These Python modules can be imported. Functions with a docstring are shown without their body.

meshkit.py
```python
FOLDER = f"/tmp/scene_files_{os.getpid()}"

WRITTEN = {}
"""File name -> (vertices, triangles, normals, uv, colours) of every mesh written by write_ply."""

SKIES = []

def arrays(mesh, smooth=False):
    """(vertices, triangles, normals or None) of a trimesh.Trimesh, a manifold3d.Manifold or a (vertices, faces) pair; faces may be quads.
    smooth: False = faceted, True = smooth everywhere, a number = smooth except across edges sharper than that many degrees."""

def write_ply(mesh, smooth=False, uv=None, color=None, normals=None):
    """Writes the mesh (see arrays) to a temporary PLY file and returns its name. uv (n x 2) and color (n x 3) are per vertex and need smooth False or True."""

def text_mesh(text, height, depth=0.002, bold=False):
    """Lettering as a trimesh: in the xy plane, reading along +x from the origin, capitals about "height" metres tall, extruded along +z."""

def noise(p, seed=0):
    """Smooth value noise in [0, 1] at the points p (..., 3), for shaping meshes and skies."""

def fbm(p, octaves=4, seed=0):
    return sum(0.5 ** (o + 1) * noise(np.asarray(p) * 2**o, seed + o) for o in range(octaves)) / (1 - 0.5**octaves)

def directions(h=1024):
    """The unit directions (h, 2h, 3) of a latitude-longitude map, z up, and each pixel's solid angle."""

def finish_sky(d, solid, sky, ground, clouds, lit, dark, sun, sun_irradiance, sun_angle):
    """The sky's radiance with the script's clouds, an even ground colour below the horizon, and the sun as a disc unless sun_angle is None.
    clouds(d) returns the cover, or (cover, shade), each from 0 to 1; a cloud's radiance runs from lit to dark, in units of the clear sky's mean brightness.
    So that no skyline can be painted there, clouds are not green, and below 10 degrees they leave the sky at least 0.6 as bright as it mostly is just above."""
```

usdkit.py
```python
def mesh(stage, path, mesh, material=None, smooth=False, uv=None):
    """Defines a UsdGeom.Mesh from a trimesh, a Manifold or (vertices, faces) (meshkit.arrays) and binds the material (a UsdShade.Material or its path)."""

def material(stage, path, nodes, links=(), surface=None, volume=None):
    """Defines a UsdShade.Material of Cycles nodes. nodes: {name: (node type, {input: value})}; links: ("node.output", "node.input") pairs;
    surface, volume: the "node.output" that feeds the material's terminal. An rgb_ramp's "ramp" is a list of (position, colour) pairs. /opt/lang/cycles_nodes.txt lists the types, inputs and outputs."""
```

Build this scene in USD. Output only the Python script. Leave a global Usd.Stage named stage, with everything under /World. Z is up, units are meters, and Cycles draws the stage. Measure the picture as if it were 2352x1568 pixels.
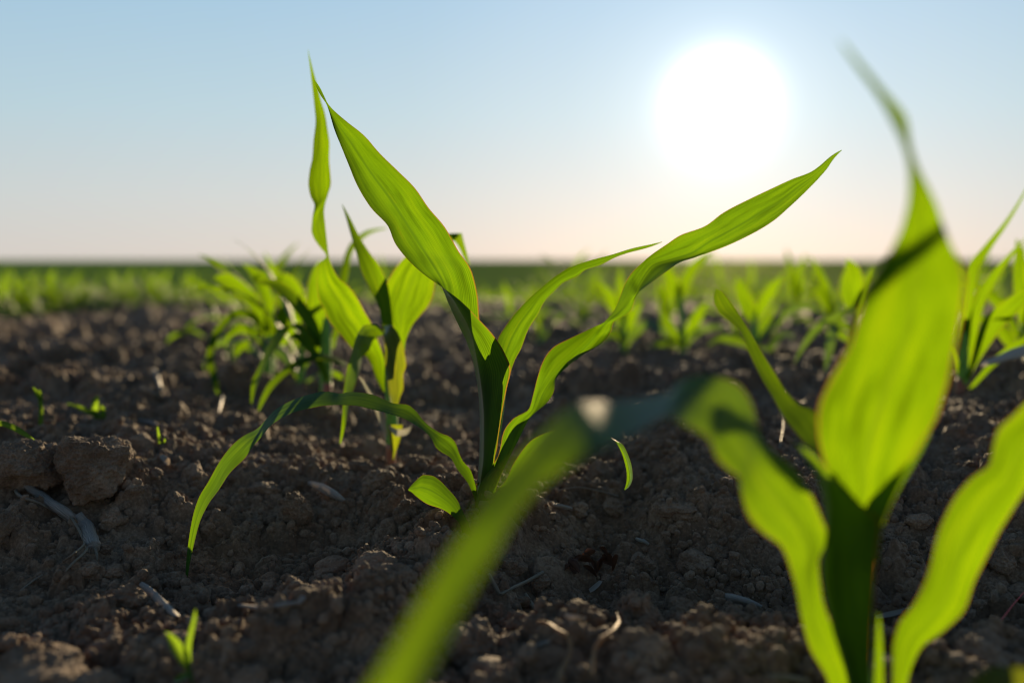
import math
import numpy as np
import trimesh
import usdkit
import meshkit
from scipy.interpolate import RBFInterpolator, PchipInterpolator, CubicSpline
from scipy.spatial import cKDTree
from pxr import Usd, UsdGeom, UsdLux, UsdShade, Gf, Sdf, Vt

stage = Usd.Stage.CreateInMemory()
UsdGeom.SetStageUpAxis(stage, "Z")
UsdGeom.Xform.Define(stage, "/World")
UsdGeom.Scope.Define(stage, "/World/Looks")
rng = np.random.default_rng(7)

# ---------------------------------------------------------------- camera, sky, sun
F = 2287.0                      # focal length in units of a 2352 x 1568 picture (35 mm on a 36 mm wide frame)
PW, PH = 2352.0, 1568.0
CAM = np.array([0.0, 0.0, 0.22])
PITCH = math.atan(187.0 / F)    # looking slightly down; the horizon lies above the middle
FWD = np.array([0, math.cos(PITCH), -math.sin(PITCH)])
UP = np.array([0, math.sin(PITCH), math.cos(PITCH)])
RIGHT = np.array([1.0, 0, 0])
SUN_STRENGTH, SKY_STRENGTH, EXPOSURE = 1.25, 0.05, 2.3


def at(px, py, d):
    """Point of the place d metres deep that is seen in direction (px, py)."""
    px, py, d = np.broadcast_arrays(np.asarray(px, float), np.asarray(py, float), np.asarray(d, float))
    return CAM + d[..., None] * (FWD + ((px - PW / 2) / F)[..., None] * RIGHT + ((PH / 2 - py) / F)[..., None] * UP)


sun_dir = at(1655, 240, 1.0) - CAM
sun_dir /= np.linalg.norm(sun_dir)
SUN_EL = math.asin(sun_dir[2])
SUN_ROT = math.atan2(sun_dir[0], sun_dir[1])

cam = UsdGeom.Camera.Define(stage, "/World/camera")
cam.CreateHorizontalApertureAttr(36.0)
cam.CreateVerticalApertureAttr(36.0 * 682 / 1024)
cam.CreateFocalLengthAttr(35.0)
cam.CreateFStopAttr(3.2)
cam.CreateFocusDistanceAttr(0.655)
cam.CreateClippingRangeAttr(Gf.Vec2f(0.02, 20000))
cam.CreateExposureAttr(EXPOSURE)
M = np.eye(4)
M[0, :3], M[1, :3], M[2, :3], M[3, :3] = RIGHT, UP, -FWD, CAM
cam.AddTransformOp().Set(Gf.Matrix4d(*M.ravel().tolist()))

sky_nodes = {
    "sky": ("sky_texture", {"sky_type": "single_scattering", "sun_disc": False, "sun_elevation": SUN_EL, "sun_rotation": SUN_ROT,
                            "altitude": 150.0, "air_density": 1.0, "aerosol_density": 1.0, "ozone_density": 2.5}),
    "geo": ("geometry", {}),
    "nrm": ("vector_math", {"math_type": "normalize"}),
    "dot": ("vector_math", {"math_type": "dot_product", "vector2": tuple(sun_dir)}),
    "clampd": ("math", {"math_type": "minimum", "value2": 1.0}),
    "ang": ("math", {"math_type": "arccosine"}),
    # sun glare painted into the sky: a burnt-out disc and a wide, soft aureole
    "glow": ("rgb_ramp", {"ramp": [(0.0, (1.0, 1.0, 1.0)), (0.034, (1.0, 1.0, 1.0)), (0.046, (.55, .55, .55)), (0.056, (.30, .298, .305)), (0.066, (.185, .180, .188)), (0.08, (.128, .122, .130)), (0.11, (.088, .081, .089)), (0.15, (.064, .056, .063)),
                                  (0.20, (.055, .044, .047)), (0.30, (.026, .018, .019)), (0.48, (.006, .003, .003)), (0.7, (0, 0, 0)), (1.0, (0, 0, 0))]}),
    "gs": ("vector_math", {"math_type": "scale", "scale": 5.75}),
    # thin high haze over the whole sky: creamy at the horizon, blue overhead
    "sep": ("separate_xyz", {}),
    "el": ("math", {"math_type": "multiply_add", "value2": 0.5, "value3": 0.5}),
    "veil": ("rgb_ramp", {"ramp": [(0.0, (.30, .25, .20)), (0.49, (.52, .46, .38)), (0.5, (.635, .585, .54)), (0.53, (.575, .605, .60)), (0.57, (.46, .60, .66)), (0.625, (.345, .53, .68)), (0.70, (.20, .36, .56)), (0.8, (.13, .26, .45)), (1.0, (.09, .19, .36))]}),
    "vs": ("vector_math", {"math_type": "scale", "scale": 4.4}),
    "away": ("rgb_ramp", {"ramp": [(0.0, (1, 1, 1)), (0.16, (1, 1, 1)), (0.35, (.88, .90, .92)), (0.6, (.68, .70, .74)), (1.0, (.68, .70, .74))]}),  # added dimming of the mostly unseen sky away from the sun, deepens the shade
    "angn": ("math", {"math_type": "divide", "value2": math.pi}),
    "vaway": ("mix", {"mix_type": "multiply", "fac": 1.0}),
    "mixs": ("mix", {"mix_type": "mix", "fac": 0.975}),
    "add": ("vector_math", {"math_type": "add"}),
    "bg": ("background_shader", {"strength": SKY_STRENGTH}),
}
sky_links = [("geo.position", "nrm.vector1"), ("nrm.vector", "dot.vector1"), ("dot.value", "clampd.value1"), ("clampd.value", "ang.value1"), ("ang.value", "glow.fac"),
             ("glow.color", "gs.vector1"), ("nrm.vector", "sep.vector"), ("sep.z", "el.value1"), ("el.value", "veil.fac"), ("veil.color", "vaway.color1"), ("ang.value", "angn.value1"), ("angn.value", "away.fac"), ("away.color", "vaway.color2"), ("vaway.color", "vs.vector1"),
             ("sky.color", "mixs.color1"), ("vs.vector", "mixs.color2"), ("mixs.color", "add.vector1"), ("gs.vector", "add.vector2"), ("add.vector", "bg.color")]
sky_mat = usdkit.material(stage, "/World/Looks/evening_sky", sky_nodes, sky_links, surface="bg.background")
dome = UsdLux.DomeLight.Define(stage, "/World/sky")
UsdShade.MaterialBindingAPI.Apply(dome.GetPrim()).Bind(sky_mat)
dome.GetPrim().SetCustomDataByKey("kind", "structure")

sun = UsdLux.DistantLight.Define(stage, "/World/sun")
sun.CreateIntensityAttr(SUN_STRENGTH)
sun.CreateNormalizeAttr(True)
sun.CreateAngleAttr(0.6)
sun.CreateColorAttr(Gf.Vec3f(1.0, 0.76, 0.45))
zx = sun_dir
xx = np.cross([0, 0, 1.0], zx); xx /= np.linalg.norm(xx)
yx = np.cross(zx, xx)
S = np.eye(4); S[0, :3], S[1, :3], S[2, :3] = xx, yx, zx
sun.AddTransformOp().Set(Gf.Matrix4d(*S.ravel().tolist()))

# ---------------------------------------------------------------- materials
def soil_material(name, dark, mid, light, scale=1.0, fine=1.0):
    return usdkit.material(stage, f"/World/Looks/{name}", {
        "geo": ("geometry", {}),
        "n1": ("noise_texture", {"scale": 26.0 * scale, "detail": 5.0, "roughness": 0.6}),
        "n2": ("noise_texture", {"scale": 420.0 * scale, "detail": 4.0, "roughness": 0.65}),
        "mx": ("mix_float", {"fac": 0.45}),
        "ramp": ("rgb_ramp", {"ramp": [(0.3, dark), (0.5, mid), (0.72, light)]}),
        "b": ("bump", {"strength": 0.55, "distance": 0.0016 * fine, "use_object_space": False}),
        "vor": ("noise_texture", {"scale": 900.0 * scale, "detail": 3.0, "roughness": 0.6}),
        "p": ("principled_bsdf", {"roughness": 0.95, "specular_ior_level": 0.12, "diffuse_roughness": 0.8}),
    }, [("geo.position", "n1.vector"), ("geo.position", "n2.vector"), ("geo.position", "vor.vector"), ("n1.fac", "mx.a"), ("n2.fac", "mx.b"), ("mx.result", "ramp.fac"),
        ("ramp.color", "p.base_color"), ("vor.fac", "b.height"), ("b.normal", "p.normal")], surface="p.BSDF")


SOIL = soil_material("dry_soil", (.044, .025, .015), (.112, .070, .043), (.250, .170, .112))
CLOD = soil_material("clod_soil", (.054, .032, .020), (.125, .080, .051), (.245, .170, .115), 1.6)


def leaf_material(name, front, through, rib, margin, gloss=0.20, rough=0.45, mixt=0.62, veins=46.0):
    """A blade: veins and midrib run along it (uv: across, metres along); light shines through it."""
    return usdkit.material(stage, f"/World/Looks/{name}", {
        "uv": ("uvmap", {"attribute": "st"}),
        "sep": ("separate_xyz", {}),
        "wn": ("mapping", {"mapping_type": "point", "scale": (6.0, 18.0, 1.0)}),
        "blot": ("noise_texture", {"scale": 1.0, "detail": 3.0, "roughness": 0.55}),
        "st": ("mapping", {"mapping_type": "point", "scale": (60.0, 3.5, 1.0)}),
        "streak": ("noise_texture", {"scale": 1.0, "detail": 3.0, "roughness": 0.6}),
        "vw": ("math", {"math_type": "multiply", "value2": veins * 2 * math.pi}),
        "vs": ("math", {"math_type": "sine"}),
        "vh": ("math", {"math_type": "multiply_add", "value2": 0.5, "value3": 0.5}),
        # distance from the midrib, 0 in the middle and 1 at the margins
        "c0": ("math", {"math_type": "subtract", "value2": 0.5}),
        "c1": ("math", {"math_type": "absolute"}),
        "c2": ("math", {"math_type": "multiply", "value2": 2.0}),
        "ribm": ("rgb_ramp", {"ramp": [(0, (1, 1, 1)), (0.035, (.9, .9, .9)), (0.075, (0, 0, 0)), (1, (0, 0, 0))]}),
        "edgm": ("rgb_ramp", {"ramp": [(0, (0, 0, 0)), (0.968, (0, 0, 0)), (0.992, (1, 1, 1)), (1, (1, 1, 1))]}),
        "tvar": ("rgb_ramp", {"ramp": [(0.25, tuple(np.array(through) * .45)), (0.5, through), (0.8, tuple(np.minimum(np.array(through) * np.array([1.55, 1.30, 1.0]), .95)))]}),
        "fvar": ("rgb_ramp", {"ramp": [(0.25, tuple(np.array(front) * .75)), (0.55, front), (0.85, tuple(np.array(front) * 1.3))]}),
        "svar": ("rgb_ramp", {"ramp": [(0.3, (.72, .75, .8)), (0.55, (1, 1, 1)), (0.8, (1.12, 1.06, 1.0))]}),
        "vvar": ("rgb_ramp", {"ramp": [(0.0, (.66, .70, .66)), (1.0, (1.10, 1.08, 1.0))]}),
        "t1": ("mix", {"mix_type": "multiply", "fac": 1.0}),
        "t2": ("mix", {"mix_type": "multiply", "fac": 1.0}),
        "rs": ("mapping", {"mapping_type": "point", "scale": (14.0, 30.0, 1.0), "location": (3.0, 1.7, 0.0)}),
        "rn": ("noise_texture", {"scale": 1.0, "detail": 4.0, "roughness": 0.7}),
        "rm": ("rgb_ramp", {"ramp": [(0, (0, 0, 0)), (0.66, (0, 0, 0)), (0.78, (.75, .75, .75)), (1, (1, 1, 1))]}),
        "t25": ("mix", {"mix_type": "mix", "color2": (.13, .085, .006)}),
        "t3": ("mix", {"mix_type": "mix", "color2": tuple(rib)}),
        "t4": ("mix", {"mix_type": "mix", "color2": tuple(margin)}),
        "f4": ("mix", {"mix_type": "mix", "color2": tuple(np.array(margin) * .6)}),
        "hsum": ("math", {"math_type": "add"}),
        "b": ("bump", {"strength": 0.35, "distance": 0.0004}),
        "dif": ("diffuse_bsdf", {}),
        "tr": ("translucent_bsdf", {}),
        "mixb": ("mix_closure", {"fac": mixt}),
        "gl": ("glossy_bsdf", {"color": (1, 1, 1), "roughness": rough}),
        "fr": ("fresnel", {"IOR": 1.42}),
        "frm": ("math", {"math_type": "multiply", "value2": gloss}),
        "out": ("mix_closure", {}),
    }, [("uv.UV", "sep.vector"), ("uv.UV", "wn.vector"), ("wn.vector", "blot.vector"), ("uv.UV", "st.vector"), ("st.vector", "streak.vector"),
        ("sep.x", "vw.value1"), ("vw.value", "vs.value1"), ("vs.value", "vh.value1"),
        ("sep.x", "c0.value1"), ("c0.value", "c1.value1"), ("c1.value", "c2.value1"), ("c2.value", "ribm.fac"), ("c2.value", "edgm.fac"),
        ("blot.fac", "tvar.fac"), ("blot.fac", "fvar.fac"), ("streak.fac", "svar.fac"), ("vh.value", "vvar.fac"),
        ("tvar.color", "t1.color1"), ("svar.color", "t1.color2"), ("t1.color", "t2.color1"), ("vvar.color", "t2.color2"),
        ("uv.UV", "rs.vector"), ("rs.vector", "rn.vector"), ("rn.fac", "rm.fac"), ("t2.color", "t25.color1"), ("rm.color", "t25.fac"), ("t25.color", "t3.color1"), ("ribm.color", "t3.fac"), ("t3.color", "t4.color1"), ("edgm.color", "t4.fac"),
        ("fvar.color", "f4.color1"), ("edgm.color", "f4.fac"),
        ("vh.value", "hsum.value1"), ("streak.fac", "hsum.value2"), ("hsum.value", "b.height"),
        ("f4.color", "dif.color"), ("b.normal", "dif.normal"), ("t4.color", "tr.color"), ("b.normal", "gl.normal"),
        ("dif.BSDF", "mixb.closure1"), ("tr.BSDF", "mixb.closure2"), ("fr.fac", "frm.value1"), ("frm.value", "out.fac"),
        ("mixb.closure", "out.closure1"), ("gl.BSDF", "out.closure2")], surface="out.closure")


LEAF = leaf_material("corn_leaf", (.034, .108, .010), (.054, .112, .0012), (.030, .066, .0015), (.11, .058, .008))
LEAF_FAR = leaf_material("corn_leaf_lush", (.034, .108, .010), (.082, .152, .0010), (.06, .11, .0015), (.15, .055, .012), gloss=.07, rough=.6)
LEAF_SHINY = leaf_material("corn_leaf_glossy", (.034, .108, .010), (.082, .152, .0010), (.06, .11, .0015), (.15, .055, .012), gloss=.32, rough=.6)
LEAF_TIRED = leaf_material("yellowing_leaf", (.06, .08, .015), (.105, .135, .004), (.12, .13, .006), (.12, .04, .012), veins=30)
SPROUT = leaf_material("sprout_leaf", (.05, .12, .02), (.11, .19, .008), (.13, .19, .02), (.2, .24, .03), veins=14)
STEM = usdkit.material(stage, "/World/Looks/corn_stem", {
    "geo": ("geometry", {}), "n": ("noise_texture", {"scale": 160.0, "detail": 3.0}),
    "r": ("rgb_ramp", {"ramp": [(0.3, (.065, .165, .018)), (0.7, (.10, .23, .028))]}),
    "p": ("principled_bsdf", {"roughness": 0.55, "specular_ior_level": 0.2, "subsurface_weight": 0.0})},
    [("geo.position", "n.vector"), ("n.fac", "r.fac"), ("r.color", "p.base_color")], surface="p.BSDF")
STEM_RED = usdkit.material(stage, "/World/Looks/stem_foot", {
    "geo": ("geometry", {}), "n": ("noise_texture", {"scale": 120.0, "detail": 3.0}),
    "r": ("rgb_ramp", {"ramp": [(0.3, (.14, .035, .025)), (0.7, (.20, .10, .045))]}),
    "p": ("principled_bsdf", {"roughness": 0.5, "specular_ior_level": 0.3})},
    [("geo.position", "n.vector"), ("n.fac", "r.fac"), ("r.color", "p.base_color")], surface="p.BSDF")


def straw_material(name, a, b, c, through=0.25):
    return usdkit.material(stage, f"/World/Looks/{name}", {
        "uv": ("uvmap", {"attribute": "st"}),
        "m": ("mapping", {"mapping_type": "point", "scale": (40.0, 22.0, 1.0)}),
        "n": ("noise_texture", {"scale": 1.0, "detail": 4.0, "roughness": 0.65}),
        "r": ("rgb_ramp", {"ramp": [(0.3, a), (0.5, b), (0.75, c)]}),
        "b": ("bump", {"strength": 0.6, "distance": 0.0006}),
        "d": ("principled_bsdf", {"roughness": 0.6, "specular_ior_level": 0.3}),
        "t": ("translucent_bsdf", {}),
        "o": ("mix_closure", {"fac": through})},
        [("uv.UV", "m.vector"), ("m.vector", "n.vector"), ("n.fac", "r.fac"), ("n.fac", "b.height"), ("b.normal", "d.normal"), ("r.color", "d.base_color"), ("r.color", "t.color"),
         ("d.BSDF", "o.closure1"), ("t.BSDF", "o.closure2")], surface="o.closure")


STRAW = straw_material("bleached_straw", (0.078, 0.06, 0.042), (0.198, 0.156, 0.108), (0.312, 0.258, 0.192))
STALK = straw_material("weathered_stalk", (.07, .054, .042), (.18, .150, .120), (.34, .30, .26), 0.05)
BROWN = straw_material("rotting_leaf", (.020, .010, .006), (.055, .022, .010), (.12, .05, .02), 0.3)
ROOT = straw_material("dry_root", (0.132, 0.072, 0.036), (0.252, 0.15, 0.072), (0.33, 0.228, 0.12), 0.35)
HUSK = straw_material("pale_husk", (.16, .145, .12), (.27, .245, .205), (.38, .35, .30), 0.3)
PALE = straw_material("silvery_leaf", (0.132, 0.15, 0.12), (0.216, 0.216, 0.168), (0.3, 0.276, 0.216), 0.25)
RED = usdkit.material(stage, "/World/Looks/red_fibre", {"p": ("principled_bsdf", {"base_color": (.42, .02, .02), "roughness": 0.6})}, surface="p.BSDF")
FIELD = usdkit.material(stage, "/World/Looks/field_cover", {
    "geo": ("geometry", {}),
    "m": ("mapping", {"mapping_type": "point", "rotation": (0, 0, 0.5), "scale": (0.02, 0.10, 0.1)}),
    "n": ("noise_texture", {"scale": 1.0, "detail": 5.0, "roughness": 0.55}),
    "m2": ("mapping", {"mapping_type": "point", "rotation": (0, 0, 0.5), "scale": (0.6, 1.5, 1.0)}),
    "n2": ("noise_texture", {"scale": 1.0, "detail": 4.0, "roughness": 0.6}),
    "mx": ("mix_float", {"fac": 0.35}),
    "r": ("rgb_ramp", {"ramp": [(0.3, (.040, .088, .014)), (0.5, (.078, .158, .026)), (0.7, (.12, .22, .036))]}),
    "d0": ("diffuse_bsdf", {"roughness": 1.0}), "gl": ("glossy_bsdf", {"color": (.34, .40, .16), "roughness": 0.75}), "d": ("mix_closure", {"fac": 0.032})},
    [("d0.BSDF", "d.closure1"), ("gl.BSDF", "d.closure2"), ("geo.position", "m.vector"), ("m.vector", "n.vector"), ("geo.position", "m2.vector"), ("m2.vector", "n2.vector"), ("n.fac", "mx.a"), ("n2.fac", "mx.b"), ("mx.result", "r.fac"), ("r.color", "d0.color")], surface="d.closure")

# ---------------------------------------------------------------- helpers
used = {}


def path_for(name, parent="/World"):
    key = (parent, name)
    n = used.get(key, -1) + 1
    used[key] = n
    return f"{parent}/{name}" if n == 0 else f"{parent}/{name}_{n:03d}"


def tag(prim, label=None, category=None, group=None, kind=None):
    for k, v in (("label", label), ("category", category), ("group", group), ("kind", kind)):
        if v is not None:
            prim.SetCustomDataByKey(k, v)
    return prim


def thing(name, label, category, loc=(0, 0, 0), group=None):
    x = UsdGeom.Xform.Define(stage, path_for(name))
    x.AddTranslateOp().Set(Gf.Vec3d(*map(float, loc)))
    return tag(x.GetPrim(), label, category, group)


def part(name, mesh, mat, parent=None, loc=None, smooth=True, uv=None, label=None):
    """One mesh; its world coordinates are made relative to loc (the base of its thing)."""
    parent_path = str(parent.GetPath()) if parent is not None else "/World"
    if loc is not None:
        if isinstance(mesh, tuple):
            mesh = (np.asarray(mesh[0]) - loc, mesh[1])
        else:
            mesh = mesh.copy(); mesh.apply_translation(-np.asarray(loc))
    p = usdkit.mesh(stage, path_for(name, parent_path), mesh, mat, smooth, uv).GetPrim()
    if label:
        p.SetCustomDataByKey("label", label)
    return p


def grid_faces(n, m):
    i, j = np.meshgrid(np.arange(n - 1), np.arange(m - 1), indexing="ij")
    a = (i * m + j).ravel()
    return np.stack([a, a + 1, a + m + 1, a + m], 1)


def resample(points, n, bias=None):
    p = np.asarray(points, float)
    s = np.r_[0, np.cumsum(np.linalg.norm(np.diff(p, axis=0), axis=1))]
    keep = np.r_[True, np.diff(s) > 1e-9]
    p, s = p[keep], s[keep]
    t = np.linspace(0, s[-1], n) if bias is None else bias * s[-1]
    if len(p) < 3:
        return np.stack([np.interp(t, s, p[:, k]) for k in range(p.shape[1])], 1)
    return np.stack([PchipInterpolator(s, p[:, k])(t) for k in range(p.shape[1])], 1)


def blade_from_rows(L, Mid, R, n_across=13, ripple=0.0, seed=0):
    """Three lines (left margin, midrib, right margin), same length, in metres -> sheet through them."""
    n = len(L)
    t = np.linspace(0, 1, n_across)[None, :, None]
    # quadratic through the three
    P = L[:, None] * (2 * (t - .5) * (t - 1)) + Mid[:, None] * (-4 * t * (t - 1)) + R[:, None] * (2 * t * (t - .5))
    along = np.r_[0, np.cumsum(np.linalg.norm(np.diff(Mid, axis=0), axis=1))]
    if ripple:
        width = np.linalg.norm(R - L, axis=1)
        nrm = np.cross(np.gradient(Mid, axis=0), R - L)
        nrm /= np.linalg.norm(nrm, axis=1, keepdims=True) + 1e-9
        u = np.linspace(-1, 1, n_across)
        q = np.stack([np.repeat(along[:, None], n_across, 1) * 60, np.sign(u)[None] * 3.7 + np.zeros((n, 1)), np.full((n, n_across), seed * 7.3)], -1)
        amp = (meshkit.noise(q, seed) - .5) * 2 * np.abs(u)[None] ** 2 * ripple * np.minimum(width / .012, 1)[:, None]
        P = P + nrm[:, None] * amp[..., None]
    uv = np.stack([np.broadcast_to(np.linspace(0, 1, n_across)[None], (n, n_across)), np.broadcast_to(along[:, None], (n, n_across)) + seed * 1.37], -1)
    return (P.reshape(-1, 3), grid_faces(n, n_across)), uv.reshape(-1, 2)


def leaf_lr(Lp, Rp, depth, tilt=0.0, fold=0.12, mid=0.5, n=56, ripple=0.0006, seed=0):
    """A blade from its two outlines as seen (base to tip, in picture units) and its depth along the blade [(t, d), ...].
    tilt: how much deeper the right margin lies than the left; fold: how far the midrib lies behind (+) or before (-) the margins, in widths."""
    t = np.linspace(0, 1, n)
    L2, R2 = resample(Lp, n), resample(Rp, n)
    dd = np.asarray(depth, float).reshape(-1, 2)
    d = PchipInterpolator(dd[:, 0], dd[:, 1])(t) if len(dd) > 2 else np.interp(t, dd[:, 0], dd[:, 1])
    tl = np.asarray(tilt, float)
    tl = np.full(n, float(tl)) if tl.ndim == 0 else np.interp(t, tl[:, 0], tl[:, 1])
    taper = np.minimum(1, np.linalg.norm(R2 - L2, axis=1) / 25.0)
    L = at(L2[:, 0], L2[:, 1], d - tl / 2 * taper)
    R = at(R2[:, 0], R2[:, 1], d + tl / 2 * taper)
    w = np.linalg.norm(R2 - L2, axis=1) / F * d
    m2 = L2 + (R2 - L2) * mid
    fo = np.asarray(fold, float)
    fo = np.full(n, float(fo)) if fo.ndim == 0 else np.interp(t, fo[:, 0], fo[:, 1])
    Mi = at(m2[:, 0], m2[:, 1], d + fo * w + (mid - .5) * tl * taper)
    return blade_from_rows(L, Mi, R, ripple=ripple, seed=seed)


def leaf_lmr(rows, d0, n=90, ripple=0.0004, seed=0, n_across=15):
    """rows: ((lx, ly, dl), (mx, my, dm), (rx, ry, dr)); the depths are offsets from d0(t)."""
    rows = np.asarray(rows, float)                 # k, 3, 3
    dd = np.asarray(d0, float).reshape(-1, 2)
    s = np.r_[0, np.cumsum(np.linalg.norm(np.diff(rows[:, 1, :2], axis=0), axis=1))]
    s /= s[-1]
    base = np.interp(s, dd[:, 0], dd[:, 1])
    pts = at(rows[..., 0], rows[..., 1], base[:, None] + rows[..., 2])
    t = np.linspace(0, 1, n)
    out = [np.stack([PchipInterpolator(s, pts[:, k, c])(t) for c in range(3)], 1) for k in range(3)]
    return blade_from_rows(*out, n_across=n_across, ripple=ripple, seed=seed)


def tube(points, radii, sides=8, cap=True, n=None):
    p = np.asarray(points, float)
    r = np.broadcast_to(np.asarray(radii, float), (len(p),))
    if n:
        both = resample(np.c_[p, r], n)
        p, r = both[:, :3], both[:, 3]
    t = np.gradient(p, axis=0); t /= np.linalg.norm(t, axis=1, keepdims=True) + 1e-12
    ref = np.array([1.0, 0.13, 0.05]) if abs(t.mean(0)[0]) < .8 else np.array([0, .2, 1.0])
    a = np.cross(t, ref); a /= np.linalg.norm(a, axis=1, keepdims=True)
    b = np.cross(t, a)
    ang = np.arange(sides) * 2 * np.pi / sides
    v = p[:, None] + r[:, None, None] * (np.cos(ang)[None, :, None] * a[:, None] + np.sin(ang)[None, :, None] * b[:, None])
    i, j = np.meshgrid(np.arange(len(p) - 1), np.arange(sides), indexing="ij")
    q = np.stack([i * sides + j, i * sides + (j + 1) % sides, (i + 1) * sides + (j + 1) % sides, (i + 1) * sides + j], -1).reshape(-1, 4)
    f = np.vstack([q[:, [0, 1, 2]], q[:, [0, 2, 3]]])
    v = v.reshape(-1, 3)
    along = np.r_[0, np.cumsum(np.linalg.norm(np.diff(p, axis=0), axis=1))]
    uv = np.stack([np.broadcast_to(np.arange(sides) / sides, (len(p), sides)), np.broadcast_to(along[:, None] * 3, (len(p), sides))], -1).reshape(-1, 2)
    if cap:
        k = len(v)
        v = np.vstack([v, p[:1], p[-1:]])
        uv = np.vstack([uv, [[.5, 0]], [[.5, along[-1] * 3]]])
        e = (len(p) - 1) * sides
        f = np.vstack([f, [[k, (j + 1) % sides, j] for j in range(sides)], [[k + 1, e + j, e + (j + 1) % sides] for j in range(sides)]])
    return (v, f), uv


# ---------------------------------------------------------------- the ground
CONTROL = []


def row(py, *pairs):
    xs = [-420] + [p[0] for p in pairs] + [2780] if py not in (1235, 1445) else [p[0] for p in pairs]
    ds = [pairs[0][1]] + [p[1] for p in pairs] + [pairs[-1][1]] if py not in (1235, 1445) else [p[1] for p in pairs]
    for x, d in zip(xs, ds):
        CONTROL.append(at(x, py, d))


row(1950, (0, .38), (1176, .385), (2352, .38))
row(1568, (0, .495), (300, .485), (500, .475), (700, .490), (1000, .505), (1200, .49), (1500, .475), (1900, .475), (2352, .47))
row(1485, (0, .55), (350, .55), (620, .50), (800, .497), (1000, .54), (1200, .525), (1350, .512), (1600, .508), (2000, .51), (2352, .505))
row(1445, (1150, .59), (1350, .60), (1600, .60), (2000, .595), (2300, .575))
row(1400, (0, .585), (300, .605), (600, .615), (720, .538), (850, .522), (980, .553), (1100, .61), (1400, .645), (1700, .63), (2100, .615), (2352, .60))
row(1300, (0, .63), (300, .655), (600, .69), (800, .675), (950, .605), (1060, .615), (1180, .66), (1350, .70), (1700, .67), (2000, .65), (2352, .63))
row(1235, (1050, .665), (1130, .665), (1250, .70))
row(1190, (0, .68), (300, .70), (600, .735), (800, .73), (1000, .70), (1100, .692), (1300, .745), (1600, .705), (2000, .69), (2352, .675))
row(1090, (0, .74), (200, .75), (400, .77), (600, .80), (890, .845), (1100, .82), (1400, .87), (1700, .775), (2100, .75), (2352, .735))
row(1000, (0, .85), (300, .89), (600, .97), (900, 1.02), (1300, 1.04), (1550, .87), (1800, .89), (2200, .86))
row(930, (0, 1.03), (300, 1.08), (700, 1.16), (1100, 1.22), (1450, 1.12), (1900, 1.08), (2300, 1.02))
row(850, (0, 1.42), (600, 1.55), (1200, 1.62), (1800, 1.52), (2352, 1.40))
row(785, (0, 2.1), (500, 2.2), (1200, 2.2), (2000, 2.1), (2352, 2.0))
row(735, (0, 2.75), (450, 3.0), (1000, 2.9), (1600, 2.8), (2352, 2.6))
row(702, (0, 3.5), (450, 3.9), (1000, 3.7), (1600, 3.6), (2352, 3.4))
CONTROL = np.array(CONTROL)
near_surface = RBFInterpolator(CONTROL[:, :2], CONTROL[:, 2], kernel="thin_plate_spline", smoothing=2e-5)
FAR = PchipInterpolator([0, 3.0, 3.6, 4.2, 5.5, 8, 14, 30, 70, 160, 400, 900, 5000], CAM[2] + np.array([-.18, -.175, -.185, -.225, -.33, -.46, -.62, -.92, -1.25, -1.35, -.6, -.5, -.5]))


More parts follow.
